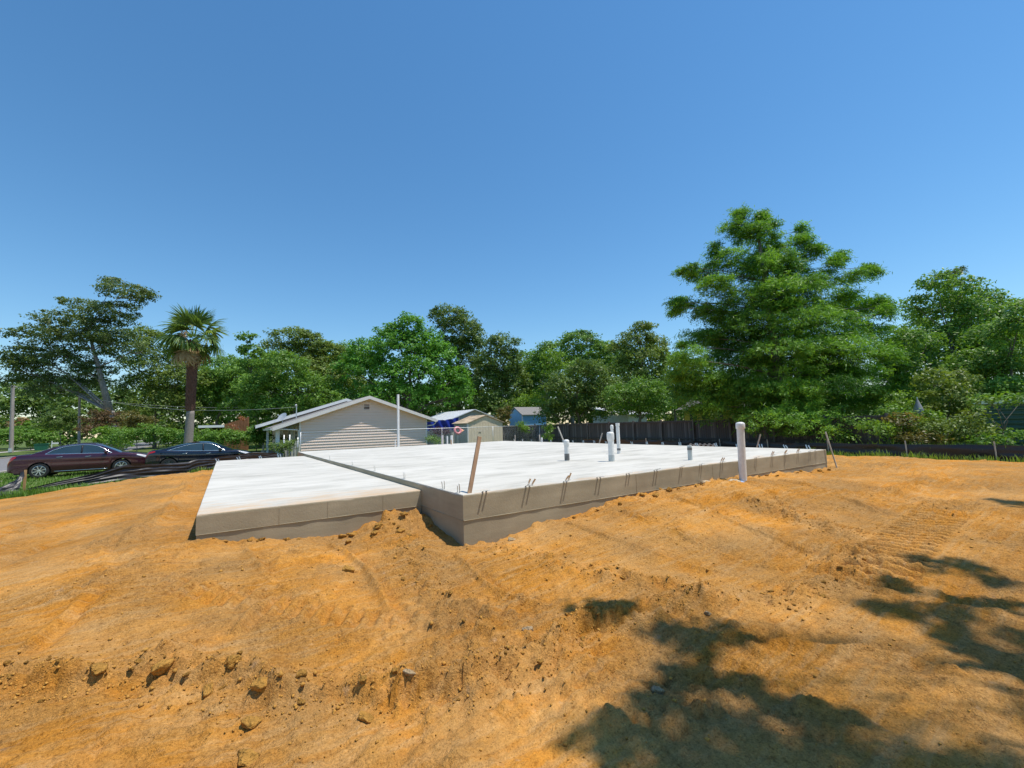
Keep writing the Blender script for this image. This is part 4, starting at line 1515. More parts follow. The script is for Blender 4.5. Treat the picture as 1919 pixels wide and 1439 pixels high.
def make_car(name, label, S, loc, rotz):
    car = thing(name, label, 'car', loc, 'cars parked in a row', rotz)
    ORIGIN[car] = np.zeros(3)
    L, W = S['len'], S['wid'] / 2
    wr = S['wheel_r']
    x0, x1 = -L / 2, L / 2
    arch = wr + .055
    xs = np.unique(np.r_[np.linspace(x0, x1, 90), *[np.linspace(a - arch, a + arch, 24) for a in S['axles']], S['axles'][0] - arch - .004, S['axles'][0] + arch + .004, S['axles'][1] - arch - .004, S['axles'][1] + arch + .004])

    def top(x):
        return smooth_tab(S['top'], x)

    def bot(x):
        z = smooth_tab(S['bot'], x, .03)
        for a in S['axles']:
            d = arch ** 2 - (x - a) ** 2
            z = np.where(d > 0, np.maximum(z, wr + np.sqrt(np.maximum(d, 0))), z)
        return z

    def plan(x):                                     # half width in plan
        e = np.clip((np.abs(x) - (L / 2 - .75)) / .75, 0, 1)
        return W * (1 - .20 * e ** 2.2 - .12 * e ** 8)

    def half(x, z):                                  # half width at height
        b_, t_ = smooth_tab(S['bot'], x, .03), top(x)
        f = np.clip((z - b_) / np.maximum(t_ - b_, .05), 0, 1)
        prof = np.interp(f, [0, .1, .35, .6, .72, .88, .96, 1.0], [.955, .975, 1.0, .992, 1.0, .985, .955, .90])
        return plan(x) * prof

    def sidept(x, z, s, off=0):
        return (x, s * (half(x, z) + off), z)

    b = MB()
    fr = np.array([0, .06, .12, .22, .34, .46, .58, .66, .74, .82, .9, .95, .98, 1.0])
    rows = []
    for x in xs:
        lo, hi = float(bot(x)), float(top(x))
        lo = min(lo, hi - .03)
        col = [sidept(x, lo + (hi - lo) * f, -1) for f in fr]
        w = abs(col[-1][1])
        crown = [(x, -w * c, hi + .035 * (1 - c * c)) for c in (.9, .75, .5, .2, -.2, -.5, -.75, -.9)]
        rows.append(col + crown + [(p[0], -p[1], p[2]) for p in col[::-1]])
    b.grid(rows)
    n = len(rows[0])
    for r in (rows[0], rows[-1]):
        b.add(r, [tuple(range(n))])
    body = b.build('body', S['paint'], car, smooth=True, auto=38)
    # wheel wells and underside
    b = MB()
    b.box((x0 + .25, -W * .8, .2), (x1 - .25, W * .8, .62))
    b.build('underbody', 'black_plastic', car)

    # cabin
    def rf(x):
        return smooth_tab(S['roof'], x, .09)

    cx = np.linspace(S['roof'][0][0], S['roof'][-1][0], 60)
    rh = max(z for _, z in S['roof'])

    def cab(x, f, s, off=0):
        """point on the cabin side, f 0 at the belt, 1 at the roof edge"""
        zb = float(top(x)) - .02
        zr = max(float(rf(x)) - .05, zb + .001)
        z = zb + (zr - zb) * f
        wbelt = plan(x) * .905
        k = np.clip((z - .95) / (rh - .95), 0, 1)
        y = wbelt - (.19 * k + .04 * k ** 3) * (W / .95)
        return (x, s * (y + off), z)

    rows = []
    for x in cx:
        col = [cab(x, f, -1) for f in (0, .25, .5, .75, .9, 1.0)]
        w = abs(col[-1][1])
        zt = max(float(rf(x)), col[-1][2])
        cr = [(x, -w * c, zt - .05 + .05 * (1 - abs(c) ** 3.0) + .012 * (1 - c * c)) for c in (.96, .88, .7, .4, 0, -.4, -.7, -.88, -.96)]
        rows.append(col + cr + [(p[0], -p[1], p[2]) for p in col[::-1]])
    b = MB()
    b.grid(rows)
    b.build('cabin', S['paint'], car, smooth=True, auto=40)

    def toppatch(nm, xa, xb, mat, off=.006):
        b = MB()
        rr = []
        for x in np.linspace(xa, xb, 14):
            w = abs(cab(x, 1.0, -1)[1])
            zt = float(rf(x))
            rr.append([(x, -w * c, zt - .05 + .05 * (1 - abs(c) ** 3.0) + .012 * (1 - c * c) + off) for c in np.linspace(-.93, .93, 15)])
        b.grid(rr)
        return b.build(nm, mat, car, smooth=True)

    toppatch('windscreen', *S['wind'], 'car_glass')
    toppatch('rear_window', *S['rear'], 'car_glass')
    for s in (-1, 1):
        # side glass: rear and front panes split by the pillar
        outline_u, outline_l = [], []
        xa, xb = S['glass']
        for nm, ga, gb in (('side_window', xa, S['pillar'] - .035), ('side_window', S['pillar'] + .035, xb)):
            b = MB()
            rr = []
            for x in np.linspace(ga, gb, 22):
                f1 = float(np.interp(x, *zip(*S['gtop'])))
                rr.append([cab(x, .09 + (f1 - .09) * k / 6, s, .006) for k in range(7)])
            b.grid(rr)
            b.build(nm, 'car_glass', car, smooth=True)
        xx = np.linspace(xa, xb, 44)
        up = [cab(x, float(np.interp(x, *zip(*S['gtop']))) + .02, s, .008) for x in xx]
        lw = [cab(x, .06, s, .008) for x in xx]
        b = MB()
        b.tube(lw + up[::-1] + [lw[0]], .02, 6)
        b.build('window_trim', 'chrome', car, smooth=True)
        b = MB()
        pl = [cab(S['pillar'], f, s, .007) for f in (.08, .3, .6, .9)]
        b.tube(pl, .03, 6)
        b.build('pillar', 'black_plastic', car, smooth=True)
        # doors as slightly proud skins, handles on them
        for (da, db) in S['doors']:
            b = MB()
            rr = []
            for x in np.linspace(da, db, 16):
                lo, hi = max(float(bot(x)) + .1, .3), float(top(x)) - .035
                rr.append([sidept(x, lo + (hi - lo) * k / 10, s, .006) for k in range(11)])
            b.grid(rr)
            d_ = b.build('door', S['paint'], car, smooth=True)
            b = MB()
            hx = da + .12
            hz = float(top(hx)) - .14
            b.tube([sidept(hx + k * .055, hz + .004 * k, s, .028 if 0 < k < 4 else .008) for k in range(5)], .013, 6)
            b.build('handle', 'chrome', d_, smooth=True)
        if S['sill_chrome']:
            b = MB()
            b.tube([sidept(x, .285, s, .006) for x in np.linspace(S['axles'][0] + .5, S['axles'][1] - .5, 12)], .014, 6)
            b.build('sill_trim', 'chrome', car, smooth=True)
        # mirror
        mx_, mz = S['mirror']
        b = MB()
        c_ = np.array(cab(mx_, .12, s))
        b.tube([tuple(c_), tuple(c_ + np.array([0, s * .1, .03]))], .025, 6)
        b.lathe([(.001, -.09), (.07, -.06), (.085, 0), (.075, .06), (.001, .1)], tuple(c_ + np.array([0, s * .17, .06])), 10, axis='Y')
        b.build('mirror', S['paint'], car, smooth=True)
        # lamps
        b = MB()
        rr = []
        for x in np.linspace(*S['headx'], 10):
            hi = float(top(x)) - .035
            f = (x - S['headx'][0]) / (S['headx'][1] - S['headx'][0])
            hh = .05 + .1 * f
            rr.append([sidept(x, hi - hh * k / 5, s, .008) for k in range(6)])
        b.grid(rr)
        b.build('headlight', 'lamp_clear', car, smooth=True)
        b = MB()
        rr = []
        for x in np.linspace(*S['tailx'], 10):
            hi = float(top(x)) - .03
            f = 1 - (x - S['tailx'][0]) / (S['tailx'][1] - S['tailx'][0])
            hh = .06 + S['tailh'] * f
            rr.append([sidept(x, hi - hh * k / 5, s, .009) for k in range(6)])
        b.grid(rr)
        b.build('taillight', 'tail_red', car, smooth=True)
        b = MB()
        b.lathe([(.001, .03), (.045, .02), (.05, -.02)], sidept(x1 - .34, .42, s, -.01), 10, axis='Y')
        b.build('fog_lamp', 'lamp_clear', car, smooth=True)
        # wheels
        for a in S['axles']:
            wy = s * (plan(a) - .12)
            b = MB()
            r = wr
            prof = [(r * .68, -.1), (r * .80, -.108), (r * .93, -.1), (r * .985, -.075), (r, -.04), (r, .04), (r * .985, .075), (r * .93, .1), (r * .80, .108), (r * .68, .1)]
            b.lathe(prof, (a, wy, r), 36, axis='Y')
            wheel = b.build('wheel', 'tyre', car, smooth=True, auto=40)
            b = MB()
            o_ = s * .085
            b.lathe([(r * .69, o_ + s * .012), (r * .64, o_ + s * .015), (r * .6, o_ - s * .02), (r * .6, o_ - s * .1)], (a, wy, r), 36, axis='Y')
            b.lathe([(.001, o_ + s * .02), (r * .16, o_ + s * .018), (r * .19, o_)], (a, wy, r), 16, axis='Y')
            ns = S['spokes']
            for k in range(ns):
                an = 2 * math.pi * k / ns + .3
                for dd in ((-.11, .11) if S['double'] else (0,)):
                    a0, a1 = an + dd * .8, an + dd
                    p0 = (a + r * .12 * math.cos(a0), wy + o_ - s * .0, r + r * .12 * math.sin(a0))
                    p1 = (a + r * .63 * math.cos(a1), wy + o_ + s * .005, r + r * .63 * math.sin(a1))
                    b.beam(p0, p1, .035, .03, up=(0, 1, 0))
            b.build('rim', S['rim'], wheel)
            b = MB()
            b.lathe([(.001, o_ - s * .06), (r * .6, o_ - s * .06)], (a, wy, r), 24, axis='Y')
            b.build('brake_disc', 'dark_alloy', wheel)
    # grille, bumper insert
    b = MB()
    rr = []
    for k in range(9):
        yy = -.5 + k / 8
        x = x1 - .004 - .10 * (abs(yy) / .5) ** 2
        rr.append([(x + .012, yy * W * 1.2, .42 + .28 * j / 4) for j in range(5)])
    b.grid(rr)
    b.build('grille', 'black_plastic', car)
    return car


MAROON = dict(len=5.2, wid=1.93, wheel_r=.345, paint='maroon_paint', axles=(-1.5, 1.37),
              top=[(-2.6, .72), (-2.56, .92), (-2.45, 1.04), (-2.1, 1.1), (-1.6, 1.1), (-.8, 1.07), (.4, 1.04), (1.1, 1.03), (1.5, 1.02), (2.0, .95), (2.35, .86), (2.52, .74), (2.6, .58)],
              bot=[(-2.6, .34), (-2.3, .27), (-1.9, .23), (2.0, .21), (2.4, .22), (2.6, .3)],
              roof=[(-2.0, 1.08), (-1.6, 1.24), (-1.2, 1.395), (-.75, 1.5), (-.2, 1.56), (.2, 1.545), (.5, 1.47), (.85, 1.3), (1.2, 1.12), (1.38, 1.02)],
              wind=(.58, 1.28), rear=(-1.85, -1.05), glass=(-1.35, .98), pillar=-.12,
              gtop=[(-1.35, .12), (-1.15, .62), (-.9, .84), (-.5, .9), (.1, .9), (.45, .86), (.7, .7), (.98, .14)],
              doors=[(-1.08, -.1), (-.09, 1.0)], sill_chrome=True, mirror=(.78, 1.1), headx=(1.95, 2.47), tailx=(-2.57, -2.28), tailh=.2, spokes=8, double=False, rim='alloy')
BLACK = dict(len=4.69, wid=1.85, wheel_r=.335, paint='navy_paint', axles=(-1.4, 1.475),
             top=[(-2.345, .7), (-2.3, .9), (-2.2, 1.05), (-1.9, 1.09), (-1.2, 1.03), (-.3, .97), (.5, .94), (1.1, .93), (1.5, .92), (1.9, .83), (2.15, .72), (2.28, .6), (2.345, .46)],
             bot=[(-2.345, .34), (-2.1, .24), (-1.8, .2), (1.8, .18), (2.2, .2), (2.345, .28)],
             roof=[(-2.05, 1.07), (-1.6, 1.17), (-1.1, 1.3), (-.6, 1.4), (-.1, 1.443), (.25, 1.42), (.6, 1.31), (1.0, 1.12), (1.35, .94)],
             wind=(.45, 1.24), rear=(-1.85, -.7), glass=(-1.5, .95), pillar=-.02,
             gtop=[(-1.5, .1), (-1.2, .6), (-.8, .84), (-.4, .9), (.1, .9), (.4, .84), (.65, .66), (.95, .14)],
             doors=[(-1.0, -.02), (-.01, 1.02)], sill_chrome=False, mirror=(.72, 1.0), headx=(1.62, 2.1), tailx=(-2.32, -1.95), tailh=.06, spokes=5, double=True, rim='dark_alloy')
make_car('parked_car', 'maroon sedan with chrome window trim, parked behind the crumpled black fence', MAROON, (-5.75, 30.1, GROUND_Z + .02), 0)
make_car('parked_car', 'black fastback sedan with dark wheels, parked nearer the beige house', BLACK, (-1.0, 28.7, GROUND_Z + .02), R(1))

# ------------------------------------------------------------------ vegetation
LEAF_DENSITY = 4.2


def leaf_quads(C, D, ln, wd, r, face=None):
    """diamond leaves: centres C, long-axis directions D; blades face `face` (outward and up) with some scatter"""
    n = len(C)
    A = r.normal(size=(n, 3)) * .55
    if face is not None:
        A = A + face
    A /= np.linalg.norm(A, axis=1, keepdims=True) + 1e-9
    D = D - A * np.sum(D * A, 1, keepdims=True)
    D /= np.linalg.norm(D, axis=1, keepdims=True) + 1e-9
    Wv = np.cross(A, D)
    ln, wd = ln[:, None], wd[:, None]
    V = np.stack([C - D * ln * .5, C + Wv * wd * .5 + D * ln * .05, C + D * ln * .5, C - Wv * wd * .5 + D * ln * .05], 1)
    return V.reshape(-1, 3), np.arange(4 * n).reshape(n, 4)


UP = np.array([0, 0, 1.0])


def crown_points(lobes, r, dens, ls, clump_r=.45, per=28, flat=.6, outer=1.0, fill=.55):
    """leaf centres in clumps spread over ellipsoid lobes"""
    C, T, O = [], [], []
    for (c, rad) in lobes:
        c, rad = np.array(c), np.array(rad)
        area = math.pi * (rad[0] * rad[2] + rad[0] * rad[1] + rad[1] * rad[2]) / 3 * 1.15
        nl = LEAF_DENSITY * dens * area / (ls * ls * .3)
        ncl = max(4, int(nl / per))
        d = r.normal(size=(ncl, 3))
        d /= np.linalg.norm(d, axis=1, keepdims=True)
        flip = r.random(ncl) < .62
        d[flip, 2] = np.abs(d[flip, 2])
        rr = fill + (outer - fill) * r.random(ncl) ** .6
        cc = c + d * rad * rr[:, None]
        tint = np.clip(r.normal(.45, .24, ncl), 0, 1)
        cr = 1.75 * clump_r * (.4 + .7 * r.random(ncl))
        q_ = r.normal(size=(ncl * per, 3))
        q_ *= (r.random(ncl * per) ** .4 / np.linalg.norm(q_, axis=1))[:, None]
        p = np.repeat(cc, per, 0) + q_ * np.repeat(cr, per)[:, None] * np.array([1, 1, flat])
        C.append(p)
        T.append(np.clip(np.repeat(tint, per) + r.normal(0, .14, ncl * per), 0, 1))
        O.append(np.repeat(d, per, 0))
    return np.concatenate(C), np.concatenate(T), np.concatenate(O)


def tree(label, base, lobes, leaf, ls=.28, dens=1.0, trunk_r=.22, bark='bark', seed=1, name='tree', group='background trees', fork=None, clump=.5, per=28, flat=.6, droop=0.0, leaf_w=.55, cat='tree', limbs=True, fill=.5, zmin=None, limb_k=1.0):
    r = np.random.default_rng(seed)
    bz = GROUND_Z - .1
    t = thing(name, label, cat, (base[0], base[1], GROUND_Z), group)
    C, T, O = crown_points(lobes, r, dens, ls, clump, per, flat, fill=fill)
    keep = C[:, 2] > (GROUND_Z + .05 if zmin is None else zmin)
    C, T, O = C[keep], T[keep], O[keep]
    D = r.normal(size=C.shape) * .8 + O * .5 + np.array([0, 0, -droop])
    V, Q = leaf_quads(C, D, ls * (.7 + .6 * r.random(len(C))), ls * leaf_w * (.7 + .6 * r.random(len(C))), r, O * .55 + UP * .55)
    raw_mesh('crown', V, Q, leaf, t, tint=T)
    b = MB()
    zs = [c[2] for c, _ in lobes]
    zf = fork if fork is not None else min(zs) * .55 + bz * .45
    zf = max(zf, bz + .3)
    mean = np.mean([c for c, _ in lobes], 0)
    f = np.array([base[0] + (mean[0] - base[0]) * .25, base[1] + (mean[1] - base[1]) * .25, zf])
    b0 = np.array([base[0], base[1], bz])
    if trunk_r:
        b.tube([b0, b0 * .6 + f * .4 + np.array([.1, .05, 0]) * trunk_r, f], [trunk_r * 1.25, trunk_r, trunk_r * .82], 9)
        if limbs:
            top_ = max(zs)
            apex = np.array([mean[0], mean[1], zf + .7 * (top_ - zf)])
            mid_ = f * .5 + apex * .5 + np.array([r.normal(0, .25), r.normal(0, .25), 0])
            b.tube([f, mid_, apex], [trunk_r * .8, trunk_r * .5 * min(1, .3 + limb_k), trunk_r * .16], 8)
            for c, rad in lobes:
                c = np.array(c)
                hd = math.hypot(c[0] - f[0], c[1] - f[1])
                u = np.clip((c[2] - .75 * hd - zf) / max(apex[2] - zf, .1), 0, .9)
                s0 = f * (1 - u) + apex * u if u < .02 else (f * (1 - 2 * u) + mid_ * 2 * u if u < .5 else mid_ * (2 - 2 * u) + apex * (2 * u - 1))
                th = limb_k * trunk_r * (.42 - .22 * u)
                m = s0 * .5 + c * .5 + r.normal(size=3) * .06 * np.linalg.norm(c - s0) + np.array([0, 0, .08 * hd])
                b.tube([s0, s0 * .75 + m * .25 + r.normal(size=3) * .08, m, c], [th, th * .85, th * .6, th * .25], 6)
                for k in range(5):
                    d = r.normal(size=3)
                    d /= np.linalg.norm(d)
                    e = c + d * np.array(rad) * .85
                    s1 = m * .4 + c * .6
                    b.tube([s1, s1 * .5 + e * .5 + r.normal(size=3) * .15, e], [th * .3, th * .2, th * .08], 5)
        b.build('trunk', bark, t, smooth=True, fixn=False)
    return t


def PL(depth, spec, squash=.8, jitter=0):
    """lobes given as (px, py, rx, ry) seen at `depth`"""
    out = []
    k = depth / FPX
    for i, s in enumerate(spec):
        px, py, rx, ry = s[:4]
        dd = depth + (s[4] if len(s) > 4 else ((i * 37) % 7 - 3) * .35)
        out.append((at(px, py, dd), (1.1 * rx * k, 1.1 * rx * k * squash, 1.1 * ry * k)))
    return out


def base_at(px, depth):
    p = at(px, 820, depth)
    return (p[0], p[1])


def add_tree(label, px, depth, spec, leaf, **kw):
    return tree(label, base_at(px, depth), PL(depth, spec), leaf, **kw)


add_tree('tall spreading live oak with pale bare limbs left of the palm', 222, 50,
         [(130, 610, 55, 24), (60, 668, 42, 26), (110, 690, 66, 32), (150, 570, 30, 12), (238, 548, 44, 15), (212, 530, 22, 9), (262, 556, 22, 14), (185, 600, 52, 26), (90, 636, 52, 24), (160, 650, 60, 30),
          (228, 580, 34, 14), (215, 640, 36, 26), (62, 716, 40, 26), (130, 728, 56, 26), (40, 690, 26, 26), (250, 655, 26, 14), (170, 700, 36, 20)], 'leaf_oak', ls=.27, dens=.62, trunk_r=.5, bark='bark_pale', seed=11, fork=4.2, clump=.5, flat=.45, limb_k=.6)
add_tree('grey-green tree directly behind the palm trunk', 290, 62, [(262, 630, 26, 18), (295, 650, 40, 25), (290, 690, 55, 34), (275, 735, 50, 40), (335, 720, 46, 40), (320, 770, 60, 36)], 'leaf_olive', ls=.32, dens=.75, seed=12, clump=.6)
add_tree('low rounded tree right of the palm trunk', 400, 66, [(395, 712, 40, 22), (445, 705, 42, 24), (400, 750, 60, 36), (450, 750, 50, 40)], 'leaf_mid', ls=.32, dens=.85, seed=13)
add_tree('slender sweetgum with a lone top sprig standing clear of the others', 490, 54, [(464, 638, 18, 15), (470, 662, 22, 13), (452, 655, 10, 10), (490, 690, 36, 26), (490, 735, 50, 36), (460, 765, 40, 26)], 'leaf_mid', ls=.3, dens=.8, seed=14, clump=.4)
add_tree('brownish topped tree behind the house ridge', 555, 60, [(552, 632, 40, 16), (580, 650, 36, 22), (545, 665, 56, 26), (620, 665, 34, 20), (560, 705, 80, 40), (620, 720, 60, 50)], 'leaf_olive', ls=.32, dens=.85, seed=15)
add_tree('dense dark tree over the street end of the house', 545, 52, [(530, 690, 44, 30), (500, 730, 44, 34), (585, 735, 56, 34), (545, 770, 70, 28), (640, 760, 40, 30)], 'leaf_mid', ls=.28, dens=.85, seed=16)
add_tree('bright green maple-like tree rising behind the house gable', 760, 52,
         [(765, 612, 34, 20), (735, 632, 36, 22), (795, 640, 36, 26), (690, 660, 36, 24), (760, 660, 60, 34), (820, 672, 36, 30), (700, 700, 50, 36), (775, 705, 60, 36), (845, 715, 34, 30), (830, 750, 42, 28), (655, 690, 30, 26), (750, 745, 70, 30), (865, 738, 24, 24)],
         'leaf_bright', ls=.33, dens=.9, trunk_r=.35, seed=17, clump=.5)
add_tree('tall dark oak behind the bright green tree', 860, 64, [(842, 592, 38, 17), (862, 618, 44, 24), (880, 650, 34, 30), (850, 660, 44, 34), (890, 700, 40, 40), (850, 740, 50, 50)], 'leaf_dark', ls=.33, dens=.95, trunk_r=.35, seed=18)
add_tree('dark round tree above the tan shed', 940, 58, [(942, 648, 36, 20), (935, 680, 44, 30), (918, 725, 44, 40), (965, 725, 38, 42), (930, 770, 50, 25)], 'leaf_dark', ls=.31, dens=.85, seed=19)
add_tree('wide mixed green tree in the middle of the skyline', 1075, 62, [(1085, 640, 40, 17), (1040, 662, 40, 20), (1110, 662, 40, 24), (1010, 688, 30, 26), (1065, 695, 60, 32), (1010, 740, 40, 40), (1130, 700, 40, 36)], 'leaf_mid', ls=.32, dens=.9, trunk_r=.3, seed=20)
add_tree('lime tinted young tree in front of the skyline, above the blue shed', 1060, 56, [(1035, 672, 22, 20), (1050, 700, 30, 24), (1000, 760, 34, 24), (965, 770, 30, 22)], 'leaf_lime', ls=.27, dens=.55, trunk_r=.14, seed=21)
add_tree('tall tree left of the cypress with a pointed sunlit top', 1205, 54, [(1207, 618, 24, 16), (1195, 640, 38, 20), (1228, 650, 28, 18), (1160, 662, 26, 22), (1205, 680, 50, 30), (1170, 715, 50, 34), (1230, 715, 34, 34), (1245, 665, 14, 12)], 'leaf_olive', ls=.29, dens=.85, trunk_r=.3, seed=22)
add_tree('dark broad tree drooping over the wood fence', 1090, 41, [(1055, 730, 40, 30), (1100, 700, 36, 26), (1130, 735, 46, 30), (1070, 765, 50, 22), (1030, 775, 24, 24), (1110, 765, 44, 20)], 'leaf_dark', ls=.22, dens=.95, trunk_r=.22, seed=23, clump=.4)
add_tree('grey-green round tree over the wood fence next to the cypress', 1200, 38, [(1165, 745, 36, 24), (1205, 735, 40, 28), (1230, 760, 34, 22), (1180, 768, 40, 15)], 'leaf_mid', ls=.2, dens=.95, trunk_r=.18, seed=24, clump=.36)


add_tree('dark thicket behind the wood fence, under the cypress', 1480, 36, [(1300, 745, 34, 20), (1350, 765, 44, 18), (1410, 755, 46, 24), (1480, 760, 46, 24), (1550, 760, 46, 24), (1620, 765, 44, 22), (1680, 755, 40, 24), (1450, 720, 60, 26), (1560, 715, 60, 26)], 'leaf_dark', ls=.26, dens=.75, trunk_r=.12, seed=25, clump=.4)


for i, (lab, px, spec, lf) in enumerate((
        ('rear tree filling the skyline between the palm and the house', 430, [(420, 690, 46, 22), (470, 700, 44, 26), (440, 735, 70, 36), (380, 735, 40, 36)], 'leaf_mid'),
        ('rear tree left of the bright green tree', 640, [(630, 668, 44, 24), (670, 690, 46, 30), (610, 700, 50, 34), (650, 740, 70, 40)], 'leaf_mid'),
        ('rear tree between the dark oak and the mixed tree', 985, [(985, 690, 40, 28), (960, 715, 46, 32), (1010, 720, 46, 34), (985, 765, 60, 30)], 'leaf_mid'),
        ('rear tree between the mixed tree and the pointed tree', 1150, [(1140, 668, 40, 24), (1165, 695, 46, 30), (1110, 700, 44, 32), (1150, 745, 70, 34)], 'leaf_mid'),
        ('rear tree in the gap left of the cypress', 1265, [(1262, 690, 34, 30), (1280, 725, 40, 34), (1245, 745, 46, 30), (1300, 760, 50, 24)], 'leaf_mid'))):
    add_tree(lab, px, 72, spec, lf, ls=.42, dens=.85, trunk_r=.25, seed=130 + i, clump=.7)


# bald cypress: many drooping plume layers
def cypress():
    r = np.random.default_rng(31)
    depth = 25.0
    bp = at(1478, 820, depth)
    t = thing('cypress_tree', 'huge feathery bright green bald cypress overhanging the wood fence', 'tree', (bp[0], bp[1], GROUND_Z))
    spec = [(1388, 398, 14, 20), (1428, 400, 14, 22), (1375, 425, 26, 22), (1418, 440, 34, 30), (1450, 452, 20, 22), (1498, 445, 16, 24), (1522, 462, 16, 12), (1370, 480, 32, 20), (1420, 490, 40, 26), (1480, 490, 36, 28), (1345, 470, 14, 12),
            (1320, 510, 22, 16), (1298, 508, 12, 10), (1560, 490, 16, 22), (1540, 520, 28, 18), (1600, 515, 26, 16), (1628, 503, 16, 14), (1575, 545, 36, 20), (1360, 530, 44, 24), (1440, 540, 56, 28), (1290, 560, 22, 14), (1272, 568, 14, 10), (1325, 575, 36, 22),
            (1400, 590, 56, 26), (1480, 580, 56, 26), (1560, 585, 56, 26), (1640, 565, 22, 16), (1655, 580, 14, 16), (1615, 610, 44, 24), (1310, 625, 36, 22), (1370, 640, 54, 28), (1460, 640, 60, 28), (1550, 645, 60, 30), (1290, 665, 32, 26), (1340, 695, 56, 36),
            (1430, 690, 66, 36), (1520, 700, 60, 34), (1600, 680, 50, 32), (1290, 715, 36, 30), (1400, 740, 70, 34), (1480, 750, 70, 32), (1330, 750, 50, 24), (1570, 740, 56, 30), (1640, 660, 36, 22), (1660, 715, 40, 24), (1450, 785, 90, 20), (1540, 790, 50, 24), (1660, 640, 20, 14),
            (1387, 396, 6, 12), (1430, 392, 7, 14), (1449, 412, 6, 13), (1500, 424, 7, 18), (1530, 456, 11, 6), (1575, 472, 7, 15), (1633, 492, 13, 8), (1664, 566, 9, 9), (1281, 500, 9, 8), (1301, 494, 7, 10), (1266, 558, 10, 6), (1268, 578, 9, 7), (1340, 455, 8, 10), (1335, 490, 12, 8), (1690, 700, 20, 14), (1276, 640, 12, 9), (1268, 690, 14, 14)]
    lobes = []
    for i, (px, py, rx, ry) in enumerate(spec):
        dd = depth + r.uniform(-2.4, 2.0) * min(1, max(.15, (py - 380) / 220))
        k = dd / FPX
        lobes.append((at(px, py + 8, dd), (rx * k, rx * k * .95, ry * k * 1.0)))
    # inner and rear mass
    for z, rr in ((2.5, 4.2), (4.5, 4.4), (6.2, 3.8), (8, 2.8), (9.8, 1.7)):
        for a in np.arange(0, 6.28, 1.05):
            c = np.array([bp[0] + math.cos(a + z) * rr * .62 - (0 if z < 8 else .6), bp[1] + math.sin(a + z) * rr * .62, z])
            lobes.append((c, (rr * .42, rr * .42, 1.0)))
    tufts = []
    for c, rad in lobes[:len(spec)]:
        rad = np.array(rad)
        for j in range(5):
            d = r.normal(size=3)
            d /= np.linalg.norm(d)
            q_ = r.uniform(.46, .74)
            tufts.append((np.array(c) + d * rad * .62, (rad[0] * q_, rad[1] * q_, max(rad[2], .55 * rad[0]) * q_)))
    C, T, O = [], [], []
    for c, rad in tufts + lobes[len(spec):]:
        c, rad = np.array(c), np.array(rad)
        area = math.pi * rad[0] * rad[2]
        ncl = int(5 + area * 29)
        d = r.normal(size=(ncl, 3))
        d /= np.linalg.norm(d, axis=1, keepdims=True)
        flip = r.random(ncl) < .65
        d[flip, 2] = np.abs(d[flip, 2])
        rr = .55 + .5 * r.random(ncl) ** .7
        cc = c + d * rad * rr[:, None]
        per = 20
        ti = np.clip(r.normal(.45 + r.normal(0, .16), .16, ncl), 0, 1)
        # each plume is a short drooping spray leaving the crown's axis
        out = cc - np.array([bp[0], bp[1], 0])
        out[:, 2] = 0
        out /= np.linalg.norm(out, axis=1, keepdims=True) + 1e-6
        ax = out * .9 + r.normal(size=(ncl, 3)) * .35 + np.array([0, 0, .18])
        u = r.random((ncl, per))
        P = cc[:, None, :] + ax[:, None, :] * (u[..., None] - .4) * .66 + np.array([0, 0, -1]) * (u[..., None] ** 2) * .24 + r.normal(size=(ncl, per, 3)) * np.array([.09, .09, .06])
        C.append(P.reshape(-1, 3))
        T.append(np.clip(np.repeat(ti, per) + r.normal(0, .12, ncl * per), 0, 1))
        O.append(np.repeat(ax, per, 0))
    C, T, O = np.concatenate(C), np.concatenate(T), np.concatenate(O)
    keep = C[:, 2] > .35
    C, T, O = C[keep], T[keep], O[keep]
    D = O * .5 + r.normal(size=C.shape) * .55 + np.array([0, 0, -.45])
    V, Q = leaf_quads(C, D, .17 + .13 * r.random(len(C)), .026 + .026 * r.random(len(C)), r, UP * .7 + O * .25)
    raw_mesh('crown', V, Q, 'leaf_cypress', t, tint=T)
    b = MB()
    topp = at(1415, 400, depth)
    b0 = np.array([bp[0], bp[1], GROUND_Z - .1])
    tr = [b0, b0 * .66 + topp * .34, b0 * .33 + topp * .67, topp]
    b.tube(tr, [.42, .28, .16, .03], 10)
    for c, rad in lobes[:len(spec)]:
        c = np.array(c)
        f = np.clip((c[2] - .8 - b0[2]) / (topp[2] - b0[2]), .1, .95)
        s0 = b0 + (topp - b0) * f
        b.tube([s0, s0 * .5 + c * .5 + np.array([0, 0, .15]), c], [.075 * (1.15 - f), .05 * (1.15 - f), .012], 5)
    b.build('trunk', 'bark', t, smooth=True, fixn=False)


cypress()

